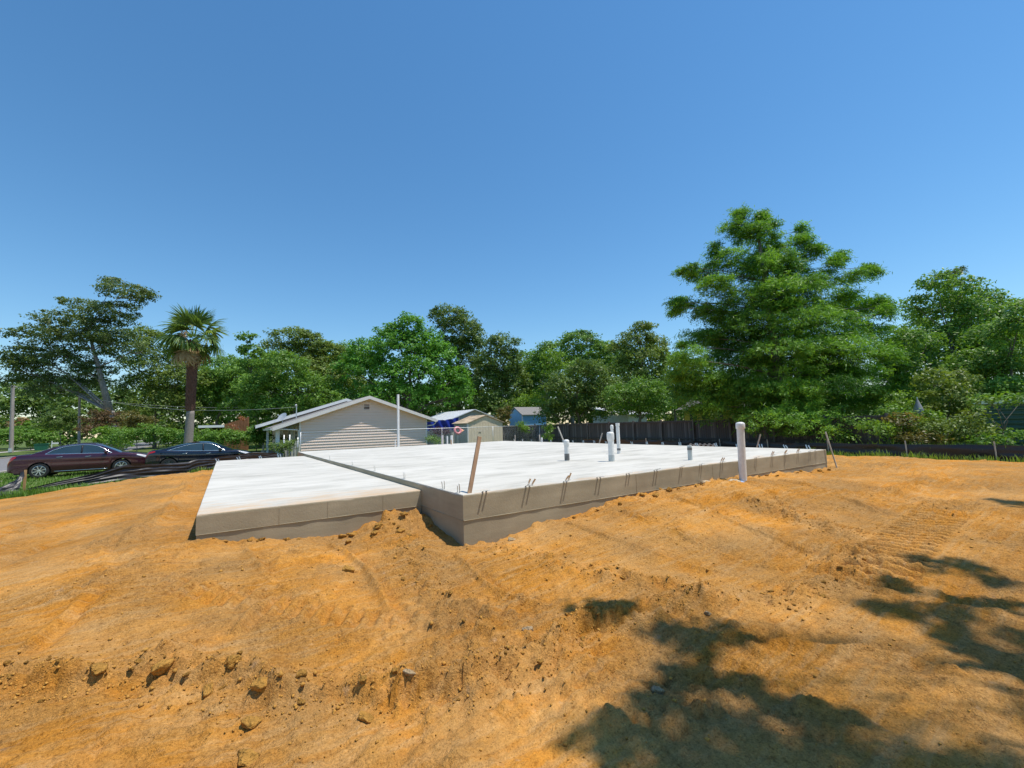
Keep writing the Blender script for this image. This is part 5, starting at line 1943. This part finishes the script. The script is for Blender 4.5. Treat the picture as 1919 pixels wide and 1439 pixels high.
add_tree('tall leafy tree at the right with an airy top', 1785, 30, [(1755, 535, 34, 22), (1800, 548, 38, 26), (1715, 572, 24, 18), (1765, 590, 56, 28), (1830, 590, 36, 26), (1790, 640, 70, 34), (1715, 650, 30, 34), (1850, 650, 40, 36), (1740, 700, 56, 34), (1800, 700, 60, 36)],
         'leaf_mid', ls=.22, dens=.8, trunk_r=.2, seed=41, clump=.42)
add_tree('distant pine tip showing above the leafy tree at the right', 1790, 62, [(1788, 512, 16, 7), (1775, 520, 12, 6), (1800, 505, 9, 5), (1785, 535, 20, 12), (1790, 570, 26, 20), (1790, 640, 30, 40)], 'leaf_oak', ls=.22, dens=.8, trunk_r=.16, seed=42, clump=.3)
add_tree('dense tree leaning in at the right edge', 1905, 24, [(1912, 590, 34, 22), (1895, 630, 44, 30), (1915, 690, 50, 36), (1865, 690, 40, 32), (1880, 735, 46, 28), (1930, 740, 40, 40)], 'leaf_mid', ls=.19, dens=.85, trunk_r=.16, seed=43, clump=.36)
add_tree('full green tree closing the gap beside the cypress', 1700, 27, [(1700, 640, 34, 26), (1690, 690, 36, 30), (1735, 650, 30, 26), (1720, 735, 44, 30), (1680, 745, 34, 26), (1660, 700, 30, 30)], 'leaf_mid', ls=.18, dens=.9, trunk_r=.12, seed=45, clump=.34)
add_tree('broad tree behind the green metal building', 1840, 27, [(1830, 690, 50, 34), (1880, 700, 46, 34), (1800, 735, 50, 26), (1850, 745, 56, 22), (1910, 735, 44, 30), (1860, 640, 46, 34), (1915, 650, 40, 36)], 'leaf_mid', ls=.19, dens=.9, trunk_r=.14, seed=46, clump=.36)
add_tree('tall leafy tree between the airy tree and the right edge', 1860, 34, [(1850, 570, 34, 24), (1885, 590, 40, 28), (1830, 610, 44, 30), (1905, 625, 46, 34), (1860, 650, 60, 34), (1720, 620, 30, 24), (1745, 660, 44, 30), (1700, 665, 30, 26)], 'leaf_mid', ls=.23, dens=.85, trunk_r=.18, seed=47, clump=.42)
add_tree('olive bushy tree in the right thicket behind the closed parasol', 1760, 23, [(1750, 715, 30, 20), (1775, 745, 40, 24), (1800, 715, 34, 22), (1765, 780, 46, 22), (1820, 770, 40, 26)], 'leaf_olive', ls=.17, dens=.7, trunk_r=.08, seed=44, clump=.3)
for i, (lab, px, dep, spec, leaf) in enumerate((
        ('glossy green shrub at the foot of the cypress beside the grey stake', 1620, 22, [(1600, 800, 34, 20), (1570, 815, 26, 16), (1640, 790, 30, 20)], 'leaf_mid'),
        ('bright lime shrub under the cypress branches', 1670, 23, [(1665, 745, 36, 14), (1640, 755, 26, 14), (1690, 765, 30, 16)], 'leaf_lime'),
        ('light green weedy shrub behind the black fence', 1655, 20.5, [(1640, 805, 34, 16), (1680, 800, 26, 18), (1665, 820, 40, 10)], 'leaf_lime'),
        ('tawny seeding weed clump behind the black fence', 1700, 20, [(1690, 795, 26, 20), (1715, 810, 24, 14)], 'leaf_autumn'),
        ('dark shrub left of the green metal building', 1790, 19.5, [(1750, 805, 34, 18), (1800, 800, 40, 22), (1780, 825, 50, 10)], 'leaf_olive'),
        ('rank green bush left of the closed parasol', 1690, 21, [(1680, 780, 30, 20), (1655, 790, 26, 18), (1705, 800, 24, 18)], 'leaf_mid'),
        ('lime bush right of the closed parasol', 1745, 20.5, [(1742, 788, 22, 16), (1765, 805, 26, 16), (1730, 812, 26, 14)], 'leaf_lime'),
        ('dark trailing bush at the corner of the green metal building', 1830, 18.6, [(1825, 790, 24, 24), (1845, 815, 28, 14), (1815, 820, 30, 12)], 'leaf_olive'),
        ('small leafy sapling beside the grey stake', 1560, 21, [(1555, 815, 18, 14), (1585, 822, 22, 10), (1600, 818, 20, 12)], 'leaf_mid'),
        ('yellowing bush low behind the black fence', 1725, 19.4, [(1720, 822, 30, 9), (1755, 826, 26, 8), (1690, 824, 24, 8)], 'leaf_autumn'),
        ('overhanging greenery covering the eave of the green metal building', 1880, 17.2, [(1850, 752, 24, 12), (1885, 748, 24, 12), (1915, 752, 20, 12), (1835, 770, 14, 12)], 'leaf_mid'),
        ('low shrub in front of the green metal building', 1880, 17.5, [(1860, 825, 26, 10), (1900, 820, 26, 14)], 'leaf_mid'))):
    add_tree(lab, px, dep, spec, leaf, ls=.13, dens=.55, trunk_r=.03, seed=60 + i, name='shrub', group='thicket at the right', clump=.22, cat='shrub', droop=.1, fill=.2)

# street side shrubs and hedge at the left
for i, (lab, px, dep, spec, leaf, ls) in enumerate((
        ('long clipped hedge behind the black car, on its rear side', 300, 36, [(240, 820, 30, 16), (275, 812, 30, 16), (310, 818, 30, 16), (340, 825, 30, 16)], 'leaf_mid', .15),
        ('hedge behind the black car, right of the palm', 420, 36, [(380, 820, 30, 13), (415, 818, 30, 13), (450, 822, 30, 14), (478, 822, 22, 14)], 'leaf_mid', .15),
        ('lime leaved shrub between the two cars', 215, 38, [(205, 812, 22, 12), (222, 830, 22, 14), (195, 828, 20, 12)], 'leaf_lime', .15),
        ('russet crape myrtle behind the maroon car', 192, 46, [(180, 790, 24, 14), (198, 778, 24, 11), (215, 795, 22, 14), (170, 805, 20, 12)], 'leaf_rust', .18),
        ('yellow-green crape myrtle behind the gap between the cars', 258, 44, [(245, 785, 22, 14), (265, 790, 22, 14), (255, 806, 28, 12)], 'leaf_autumn', .18),
        ('dark small tree with a short trunk behind the maroon car roof', 115, 62, [(110, 790, 30, 14), (130, 780, 26, 14), (95, 798, 22, 10)], 'leaf_dark', .24),
        ('dense shrub row across the street behind the thick pole', 60, 72, [(15, 820, 30, 16), (50, 824, 30, 14), (85, 822, 26, 14), (40, 808, 26, 10)], 'leaf_mid', .26),
        ('yellowish shrub behind the green bin', 62, 80, [(55, 800, 22, 11), (72, 806, 18, 11)], 'leaf_lime', .28),
        ('dry tan palmetto clump across the street by the thick pole', 30, 80, [(30, 800, 16, 12), (42, 790, 12, 8)], 'leaf_dry', .3),
        ('dark foundation shrub at the corner of the beige house', 534, 29.5, [(525, 840, 18, 9), (543, 836, 14, 10)], 'leaf_dark', .12),
        ('flowering shrub at the porch of the beige house', 528, 35, [(528, 825, 8, 8)], 'leaf_autumn', .12),
        ('leafy shrub at the street end of the porch', 480, 38, [(478, 815, 18, 16), (496, 822, 14, 14)], 'leaf_mid', .16),
        ('plum coloured shrub behind the three pipes', 822, 35, [(820, 810, 10, 8), (833, 812, 8, 6)], 'leaf_plum', .12),
        ('weedy clump at the house corner by the chain-link fence', 808, 36, [(808, 822, 9, 8), (818, 828, 10, 5)], 'leaf_mid', .12),
        ('vine climbing the wood fence behind the chain link', 978, 38.5, [(978, 800, 9, 10), (985, 806, 6, 8)], 'leaf_lime', .13),
        ('vine hanging on the fence corner right of the chain link', 1028, 37, [(1030, 806, 8, 14), (1026, 820, 7, 8)], 'leaf_mid', .13),
        ('brushy dry bush between the tan shed and the blue shed', 945, 44, [(946, 778, 16, 16), (936, 792, 12, 14)], 'leaf_autumn', .2))):
    add_tree(lab, px, dep, spec, leaf, ls=ls, dens=.8, trunk_r=.04, seed=80 + i, name='shrub', group='garden shrubs', clump=.26, cat='shrub', fill=.2)

# rusty vine over the orange screen (part of it grows there, a plant of its own)
add_tree('rust coloured vine hanging over the orange board screen', 445, 45.5, [(452, 786, 9, 6), (440, 800, 10, 6)], 'vine_rust', ls=.15, dens=.22, trunk_r=.03, seed=99, name='vine', group='garden shrubs', cat='vine', clump=.25, fill=.1)

# far woodland closing the horizon
r = np.random.default_rng(77)
lob = []
for px in np.arange(-160, 2120, 46):
    d = 92 + r.uniform(-6, 8)
    top_ = 752 - 26 * r.random() - (0 if px > 500 else 8)
    lob.append((at(px, top_ + 10, d), (4.2, 3, 2.6)))
    lob.append((at(px + 20, top_ + 42, d - 2), (4.5, 3, 3.4)))
for px in np.arange(-160, 560, 40):
    lob.append((at(px, 806 + 8 * r.random(), 86 + r.uniform(-5, 5)), (4.0, 2.5, 2.4)))
C, T, O = crown_points(lob, r, .95, .8, 1.1, 24, .7)
D = r.normal(size=C.shape) + O * .5
V, Q = leaf_quads(C, D, .8 * (.7 + .6 * r.random(len(C))), .42 * (.7 + .6 * r.random(len(C))), r, O * .5 + UP * .5)
tag(raw_mesh('distant_woods', V, Q, 'leaf_dark', tint=T), 'far dark woodland behind the houses', 'woods', kind='stuff')

# shade tree beside the photographer (outside the frame); its shadow falls into the right foreground
sh = []
K = np.array([.293, -.233, 1.0])
SHADE = ((2.31, 2.54), (2.57, 2.51), (2.55, 2.15), (2.65, 1.93), (2.95, 1.8), (2.35, 1.75), (2.45, 1.61), (2.56, 1.46), (2.55, 1.28), (2.01, 1.68), (2.07, 1.47), (2.2, 1.32), (2.5, 1.11), (1.61, 1.65), (1.72, 1.49), (1.8, 1.35), (1.92, 1.22),
         (2.11, 1.13), (2.3, .99), (2.37, .86), (1.5, 1.45), (2.06, 1.02), (2.42, .74), (1.57, 1.29), (1.71, 1.16), (1.85, 1.03), (2.08, .84), (1.51, 1.04), (1.7, .86), (2.1, .68), (2.27, .51), (1.9, .5), (1.6, .6), (2.62, .64), (2.75, .5), (2.5, .6),
         (4.11, 1.4), (4.57, 1.37), (5.25, 1.37), (5.37, 1.19), (5.22, 1.01), (4.13, 1.22), (4.33, 1.07), (4.62, .96), (4.79, .83), (4.05, .93), (3.95, .8), (3.91, .68), (4.39, .63), (4.79, .52), (4.9, .3), (4.2, .2), (5.6, .6), (6.1, .3),
         (8.74, 1.41), (8.65, 1.26), (8.58, 1.1), (8.8, .8), (8.4, .6))
for i, (u, v_) in enumerate(SHADE):
    h = 8.5 + 1.3 * ((i * 7) % 5) / 4
    rx, ry = (.16, .14) if i % 3 else (.2, .16)
    c = np.array([u, v_, -.15]) + K * h
    sh.append((c, (rx, ry, .3)))
for (x, y, z, q_) in ((7.2, -3.4, 10.5, 1.7), (9, -4.5, 9.5, 1.8), (5.6, -5, 9.5, 1.6), (7.5, -6, 11, 1.8), (10, -2.6, 9.8, 1.1)):
    sh.append((np.array([x, y, z]), (q_, q_, 1.0)))
tree('tall shade tree beside the photographer, outside the picture', (8.2, -4.4), sh, 'leaf_mid', ls=.11, dens=.66, trunk_r=.3, seed=51, fork=6.0, clump=.09, per=16, group='shade tree', fill=.0, limb_k=.14)


for i, (lab, bx, by, lobes_) in enumerate((  # unseen crowns added to cut the sky light on the foreground
        ('big unseen tree behind the photographer to the right, added to block sky light', 11, -9, [(9, -8, 9.5, 2.6), (12, -7, 9, 2.6), (7.5, -10, 8, 2.4), (14.5, -9, 8.5, 2.6), (10.5, -11, 11.5, 2.8), (12.5, -6, 6.5, 2.2), (8.5, -7.5, 12, 2.2), (15.5, -6.5, 6.5, 2.2)]),
        ('big unseen tree behind the photographer, added to block sky light', 2, -11, [(.5, -9.5, 8, 2.6), (3.5, -9, 9, 2.6), (-1.5, -11, 7.5, 2.4), (5, -11, 8, 2.6), (2, -12, 11, 2.8), (2, -8.6, 6, 2.0)]),
        ('big unseen tree behind the photographer to the left, added to block sky light', -8, -10, [(-8, -9, 8, 2.6), (-5.5, -9.5, 9, 2.6), (-10.5, -9, 7.5, 2.4), (-7, -11, 10.5, 2.8), (-11, -7, 7, 2.2)]))):
    tree(lab, (bx, by), [(np.array([x, y, z]), (q_, q_, q_ * .7)) for x, y, z, q_ in lobes_], 'leaf_mid', ls=.4, dens=.7, trunk_r=.3, seed=110 + i, group='unseen trees added to block sky light', clump=.6)


# ------------------------------------------------------------------ palm
def palm():
    r = np.random.default_rng(5)
    depth = 33.0
    bp = at(351, 830, depth)
    cz_ = at(352, 640, depth)
    t = thing('palm_tree', 'fan palm with a shaggy dark trunk behind the black car', 'tree', (bp[0], bp[1], GROUND_Z))
    b = MB()
    H_ = cz_[2]
    zc = at(351, 770, depth)[2]
    ns = 40
    pts = [(bp[0] + .12 * math.sin(k * .1), bp[1], GROUND_Z - .1 + (zc - GROUND_Z + .1) * k / 14) for k in range(15)]
    b.tube(pts, [.31 - .004 * k + .012 * (k % 2) for k in range(15)], 14)
    b.build('lower_trunk', 'palm_grey', t, smooth=True, fixn=False)
    b = MB()
    b.tube([(bp[0] + .1, bp[1], zc), (bp[0] + .1, bp[1], H_)], [.27, .3], 12)
    core = b.build('trunk', 'palm_boot', t, smooth=True, fixn=False)
    b = MB()
    nrow = int((H_ - zc) / .11)
    for i in range(nrow):
        z = zc + .05 + i * .11
        R_ = .27 + .05 * i / nrow
        for k in range(11):
            a = 2 * math.pi * (k + .5 * (i % 2)) / 11 + r.normal(0, .06)
            c, s = math.cos(a), math.sin(a)
            w, hh, o_ = .085, .2 + .05 * r.random(), .07 + .07 * r.random()
            p0 = np.array([bp[0] + .1 + c * (R_ - .03), bp[1] + s * (R_ - .03), z])
            tx, ty = -s * w, c * w
            tip = p0 + np.array([c * o_, s * o_, hh])
            b.add([p0 + np.array([tx, ty, 0]), p0 - np.array([tx, ty, 0]), tip - np.array([tx, ty, 0]) * .5, tip + np.array([tx, ty, 0]) * .5, p0 + np.array([c * .05, s * .05, .02])],
                  [(0, 3, 4), (1, 4, 2), (4, 3, 2), (0, 1, 2, 3)])
    o_ = b.build('leaf_boots', 'palm_boot', core, fixn=False)
    o_['kind'] = 'stuff'

    def frond_mesh(seed, droop):
        q = np.random.default_rng(seed)
        V, F = [], []

        def strip(pts, wid):
            o = len(V)
            for k, p in enumerate(pts):
                p = np.array(p)
                d = np.array(pts[min(k + 1, len(pts) - 1)]) - np.array(pts[max(k - 1, 0)])
                n = np.cross(d, np.array([0, 0, 1.0]))
                n = n / (np.linalg.norm(n) + 1e-9) * wid[k]
                V.extend([p - n, p + n])
            for k in range(len(pts) - 1):
                F.append((o + 2 * k, o + 2 * k + 1, o + 2 * k + 3, o + 2 * k + 2))
        strip([(0, 0, 0), (.4, 0, .05), (.78, 0, .0)], [.035, .025, .02])
        hub = np.array([.78, 0, 0.0])
        for k in range(26):
            a = R(-88 + 176 * k / 25) + q.normal(0, .05)
            l = (.85 + .35 * q.random()) * (1 - .18 * abs(a) / 1.8)
            d = np.array([math.cos(a), math.sin(a), .12 * math.cos(a * 3)])
            pts = []
            for f in (0, .3, .6, .82, 1.0):
                dr = droop * (max(0, f - .35) ** 1.7) + .02 * q.random()
                pts.append(hub + d * l * f * (1 - .12 * droop * f) + np.array([0, 0, -dr]))
            strip(pts, [.012, .045, .04, .022, .004])
        return np.array(V), np.array(F)

    variants = {}
    for vi, (sd, dr) in enumerate(((1, .35), (2, .7), (3, 1.15))):
        variants[vi] = frond_mesh(sd, dr)
    protos = {}

    def frond(vi, matn, az, el, scale, zoff=0, roll=0):
        key = (vi, matn)
        if key not in protos:
            V, F = variants[vi]
            ob = raw_mesh('frond', V, F, matn, None, tint=np.clip(r.normal(.5, .2, len(F)), 0, 1))
            ob.parent = t
            protos[key] = ob
        else:
            ob = protos[key].copy()
            COL.objects.link(ob)
        ob.name = 'frond'
        ob.location = (.1 + .12 * math.cos(az), .12 * math.sin(az), cz_[2] + .15 + zoff - GROUND_Z)
        ob.rotation_euler = Euler((roll, -el, az), 'XYZ')
        ob.scale = (scale * 1.42,) * 3
    for k in range(27):                              # spiral from the upright spear leaves down to the hanging ones
        f = k / 26
        el = 84 - 125 * f + r.normal(0, 6)
        vi = 0 if f < .3 else (1 if f < .6 else 2)
        frond(vi, 'leaf_palm', k * 2.39996 + r.normal(0, .12), R(el), r.uniform(.85, 1.15), .35 - .35 * f, r.normal(0, .45))
    for k in range(7):
        frond(2, 'leaf_palm_dead', k * .9 + r.normal(0, .2), R(r.uniform(-80, -45)), r.uniform(.75, 1.0), -.05, r.normal(0, .3))
    frond(0, 'leaf_palm_young', R(-78), R(-35), .8, .1)
    frond(1, 'leaf_palm_young', R(-20), R(20), .95, .3)
    b = MB()
    c0 = at(343, 630, depth - .75)
    for k in range(260):
        p = c0 + r.normal(size=3) * np.array([.13, .1, .34])
        q = p + r.normal(size=3) * .05 + np.array([0, 0, -.06])
        b.tube([p, q], [.022, .012], 4, caps=False)
    o_ = b.build('flower_cluster', 'palm_flower', t, fixn=False)


palm()

# ------------------------------------------------------------------ dirt clods and stones
def clod_mesh(seed, n=3):
    import bmesh
    from mathutils import noise as mn
    q = random.Random(seed)
    bm = bmesh.new()
    bmesh.ops.create_icosphere(bm, subdivisions=n, radius=1)
    off = [Vector((q.gauss(0, 1), q.gauss(0, 1), q.gauss(0, 1))).normalized() for _ in range(8)]
    cut = [q.uniform(.45, .8) for _ in range(8)]
    o_ = Vector((seed * 3.7, seed * 1.9, 0))
    for v in bm.verts:
        c = v.co.copy()
        for d, k in zip(off, cut):
            e = c.dot(d) - k
            if e > 0:
                c -= d * e * .85
        c *= 1 + .35 * mn.noise(c * 1.8 + o_) + .16 * mn.noise(c * 5 + o_) + .07 * mn.noise(c * 11 + o_)
        v.co = c
        v.co.z *= .62
    for f in bm.faces:
        f.smooth = True
    me = bpy.data.meshes.new('dirt_clod')
    bm.to_mesh(me)
    bm.free()
    return me


CL = [clod_mesh(s) for s in range(6)]
for me in CL:
    me.materials.append(M['clod'])
RK = clod_mesh(40)
RK.materials.append(M['pale_clod'])
qr = random.Random(9)


def put_clod(x, y, s, me, label, group, cat='clod', name='dirt_clod', sink=.3):
    z = float(dirt_h(x, y))
    ob = bpy.data.objects.new(name, me)
    COL.objects.link(ob)
    ob.location = (x, y, z + s * (.68 - sink) * .5)
    ob.rotation_euler = (qr.uniform(-.4, .4), qr.uniform(-.4, .4), qr.uniform(0, 6.28))
    ob.scale = (s * qr.uniform(.8, 1.3), s * qr.uniform(.8, 1.2), s * qr.uniform(.75, 1.15))
    tag(ob, label, cat, group)


def along(pts, f):
    P = np.array(pts)
    seg = np.r_[0, np.cumsum(np.hypot(*np.diff(P, axis=0).T))]
    s = f * seg[-1]
    return float(np.interp(s, seg, P[:, 0])), float(np.interp(s, seg, P[:, 1]))


for k in range(44):
    x, y = along(SCARP, .12 + .86 * qr.random())
    put_clod(x + qr.gauss(.02, .06), y + qr.gauss(.05, .09), qr.choice((.01, .013, .016, .02, .026)), qr.choice(CL), 'crumbled dirt clod along the cut ridge in the foreground', 'clods along the cut ridge')
for k in range(26):
    put_clod(1.75 + qr.gauss(0, .32), 5.5 + qr.gauss(0, .16), qr.choice((.02, .03, .04, .055)), qr.choice(CL), 'lump of orange spoil heaped in the corner of the two slabs', 'clods of the corner spoil heap')
for k in range(60):
    w = qr.choice(WINDROWS[:4])
    x, y = along(w[0], qr.random())
    put_clod(x + qr.gauss(0, .1), y + qr.gauss(0, .1), qr.choice((.01, .013, .017, .022)), qr.choice(CL), 'small clod scattered along the windrows before the slab', 'clods along the windrows')
for k in range(30):
    x = qr.uniform(2.6, 11)
    put_clod(x, SY0 - abs(qr.gauss(.06, .08)) - .05, qr.choice((.02, .03, .045)), qr.choice(CL), 'clod lying against the front face of the main slab', 'clods against the slab face')
for k in range(14):
    x = qr.uniform(-.3, 1.5)
    put_clod(x, GY0 - abs(qr.gauss(.05, .06)) - .04, qr.choice((.02, .03, .04)), qr.choice(CL), 'clod lying against the front face of the lower slab', 'clods against the slab face')
put_clod(.98, 4.35, .055, CL[1], 'lone round yellow clod left of the corner, on open dirt', 'lone clods')
put_clod(2.78, 4.36, .05, RK, 'pale stone at the foot of the slab corner', 'stones', 'stone', 'stone')
for k, (x, y, lab) in enumerate(((1.78, 2.62, 'whitish stone on the cut ridge, beside the tree shadow'), (.9, 2.5, 'small grey stone at the low side of the cut ridge'), (3.0, 2.05, 'pale stone at the windrow bend'), (2.05, 1.75, 'pale stone inside the tree shadow'))):
    put_clod(x, y, .045 if k == 0 else .035, RK, lab, 'stones', 'stone', 'stone')

for k, (x, y, s_, lab) in enumerate(((-.28, 3.4, .06, 'broken crust slab with a dark hollow under it, lower left'), (-.05, 3.15, .045, 'low crust lump right of the hollow slab, lower left'), (.06, 3.22, .05, 'flat crust lump behind the cut ridge, lower left'), (.2, 2.97, .06, 'thick pale crust lump at the bend of the cut ridge'),
                                     (.15, 2.76, .045, 'crust lump just in front of the ridge bend'), (.12, 2.52, .055, 'smooth crust lump nearest the camera, lower left'), (-.58, 3.5, .04, 'small dark crust lump at the far left of the ridge'), (.65, 2.48, .045, 'crust lump before the middle of the ridge'), (.4, 2.88, .035, 'small crust lump between bend and middle of the ridge'))):
    put_clod(x, y, s_, CL[k % 6], lab, 'crust lumps on the cut ridge', sink=.55)

# fine crumbs, far too many to count
N_ = 9000
q = np.random.default_rng(21)
cx_ = np.concatenate([q.uniform(-2.2, 7.5, N_ // 2), np.array([along(SCARP, .1 + .9 * a)[0] for a in q.random(N_ // 4)]) + q.normal(0, .13, N_ // 4), np.array([along(WINDROWS[k % 4][0], a)[0] for k, a in enumerate(q.random(N_ // 4))]) + q.normal(0, .16, N_ // 4)])
q2 = np.random.default_rng(21)
q2.uniform(-2.2, 7.5, N_ // 2)
sy_ = []
a1 = np.random.default_rng(5).random(N_ // 4)
a2 = np.random.default_rng(6).random(N_ // 4)
s_pts = np.array([along(SCARP, .1 + .9 * a) for a in a1]) + q.normal(0, .11, (N_ // 4, 2))
w_pts = np.array([along(WINDROWS[k % 4][0], a) for k, a in enumerate(a2)]) + q.normal(0, .14, (N_ // 4, 2))
u_pts = np.stack([q.uniform(-2.4, 8.0, N_ // 2), q.uniform(.6, 5.4, N_ // 2)], -1)
PT = np.concatenate([u_pts, s_pts, w_pts])
ok = ~((PT[:, 0] > SX0 - .02) & (PT[:, 1] > SY0 - .02)) & ~((PT[:, 0] > GX0 - .02) & (PT[:, 1] > GY0 - .02))
PT = PT[ok]
HZ = dirt_h(PT[:, 0], PT[:, 1])
S_ = np.exp(q.normal(math.log(.0046), .5, len(PT)))
oct_ = np.array([(1, 0, 0), (0, 1, 0), (-1, 0, 0), (0, -1, 0), (0, 0, .8), (0, 0, -.8)], float)
fc = np.array([(0, 1, 4), (1, 2, 4), (2, 3, 4), (3, 0, 4), (1, 0, 5), (2, 1, 5), (3, 2, 5), (0, 3, 5)])
Vv = oct_[None] * S_[:, None, None] * q.uniform(.6, 1.4, (len(PT), 6, 1))
an = q.uniform(0, 6.28, len(PT))
ca, sa = np.cos(an)[:, None], np.sin(an)[:, None]
Vr = np.stack([Vv[..., 0] * ca - Vv[..., 1] * sa, Vv[..., 0] * sa + Vv[..., 1] * ca, Vv[..., 2]], -1)
Vr += np.stack([PT[:, 0], PT[:, 1], HZ + S_ * .35], -1)[:, None, :]
Fr = (fc[None] + 6 * np.arange(len(PT))[:, None, None]).reshape(-1, 3)
tag(raw_mesh('gravel', Vr.reshape(-1, 3), Fr, 'clod'), 'loose crumbs of dirt strewn over the graded lot', 'gravel', kind='stuff')

# ------------------------------------------------------------------ grass
def grass(name, label, area_pts, n, hmin, hmax, seed, wid=.012, mat='grass_blade'):
    q = np.random.default_rng(seed)
    P = np.array(area_pts, float)
    lo, hi = P.min(0), P.max(0)
    pts = q.uniform(lo, hi, (n * 3, 2))
    # inside test
    ins = np.zeros(len(pts), bool)
    j = len(P) - 1
    for i in range(len(P)):
        c = ((P[i, 1] > pts[:, 1]) != (P[j, 1] > pts[:, 1])) & (pts[:, 0] < (P[j, 0] - P[i, 0]) * (pts[:, 1] - P[i, 1]) / (P[j, 1] - P[i, 1] + 1e-12) + P[i, 0])
        ins ^= c
        j = i
    pts = pts[ins]
    dens = fbm(pts[:, 0] * 1.3, pts[:, 1] * 1.3, seed, 3)
    pts = pts[dens > -.28][:n]
    m = len(pts)
    z = np.maximum(dirt_h(pts[:, 0], pts[:, 1]), GROUND_Z)
    h = q.uniform(hmin, hmax, m) * (1 + .5 * fbm(pts[:, 0], pts[:, 1], seed + 3, 2))
    a = q.uniform(0, 6.28, m)
    ln = q.uniform(.2, .7, m) * h
    bx, by = np.cos(a) * ln, np.sin(a) * ln
    wx, wy = -np.sin(a) * wid, np.cos(a) * wid
    V = np.stack([np.stack([pts[:, 0] - wx, pts[:, 1] - wy, z - .02], -1), np.stack([pts[:, 0] + wx, pts[:, 1] + wy, z - .02], -1),
                  np.stack([pts[:, 0] + bx * .4 + wx * .7, pts[:, 1] + by * .4 + wy * .7, z + h * .65], -1), np.stack([pts[:, 0] + bx * .4 - wx * .7, pts[:, 1] + by * .4 - wy * .7, z + h * .65], -1),
                  np.stack([pts[:, 0] + bx, pts[:, 1] + by, z + h], -1)], 1).reshape(-1, 3)
    i0 = 5 * np.arange(m)
    F = np.concatenate([np.stack([i0, i0 + 1, i0 + 2], -1), np.stack([i0, i0 + 2, i0 + 3], -1), np.stack([i0 + 3, i0 + 2, i0 + 4], -1)])
    tint = np.tile(np.clip(q.normal(.5, .22, m), 0, 1), 3)
    return tag(raw_mesh(name, V, F, mat, tint=tint), label, 'grass', kind='stuff')


grass('grass', 'green grass between the black fence and the dirt', [(-6.2, 20.2), (-4.4, 20.6), (-2.8, 22.6), (-.6, 23.6), (.5, 25), (.2, 25.6), (-2.2, 24), (-4, 23), (-6, 21.8)], 7000, .08, .26, 3)
grass('grass', 'lawn round the parked cars and along the street', [(-10.2, 20), (-6.2, 20), (-5.2, 22.5), (-1, 25), (3, 26), (3.5, 33), (-8.2, 33), (-8.2, 36), (-10.2, 36)], 14000, .05, .14, 4, .016)
grass('grass', 'tufts of grass at the foot of the black fence beside the weeds', [(22.0, 2), (22.85, 2), (22.8, 10), (21.6, 10.5)], 1500, .06, .3, 5)
grass('grass', 'tall weeds standing behind the black fence', [(23.1, -4), (25.5, -4), (25.3, 9.5), (23.1, 10)], 3200, .2, .75, 6, .018)
grass('grass', 'dry grass at the foot of the chain-link fence and sheds', [(4, 31), (24, 31), (24, 33.4), (4, 33.4)], 4000, .1, .4, 8, .014)
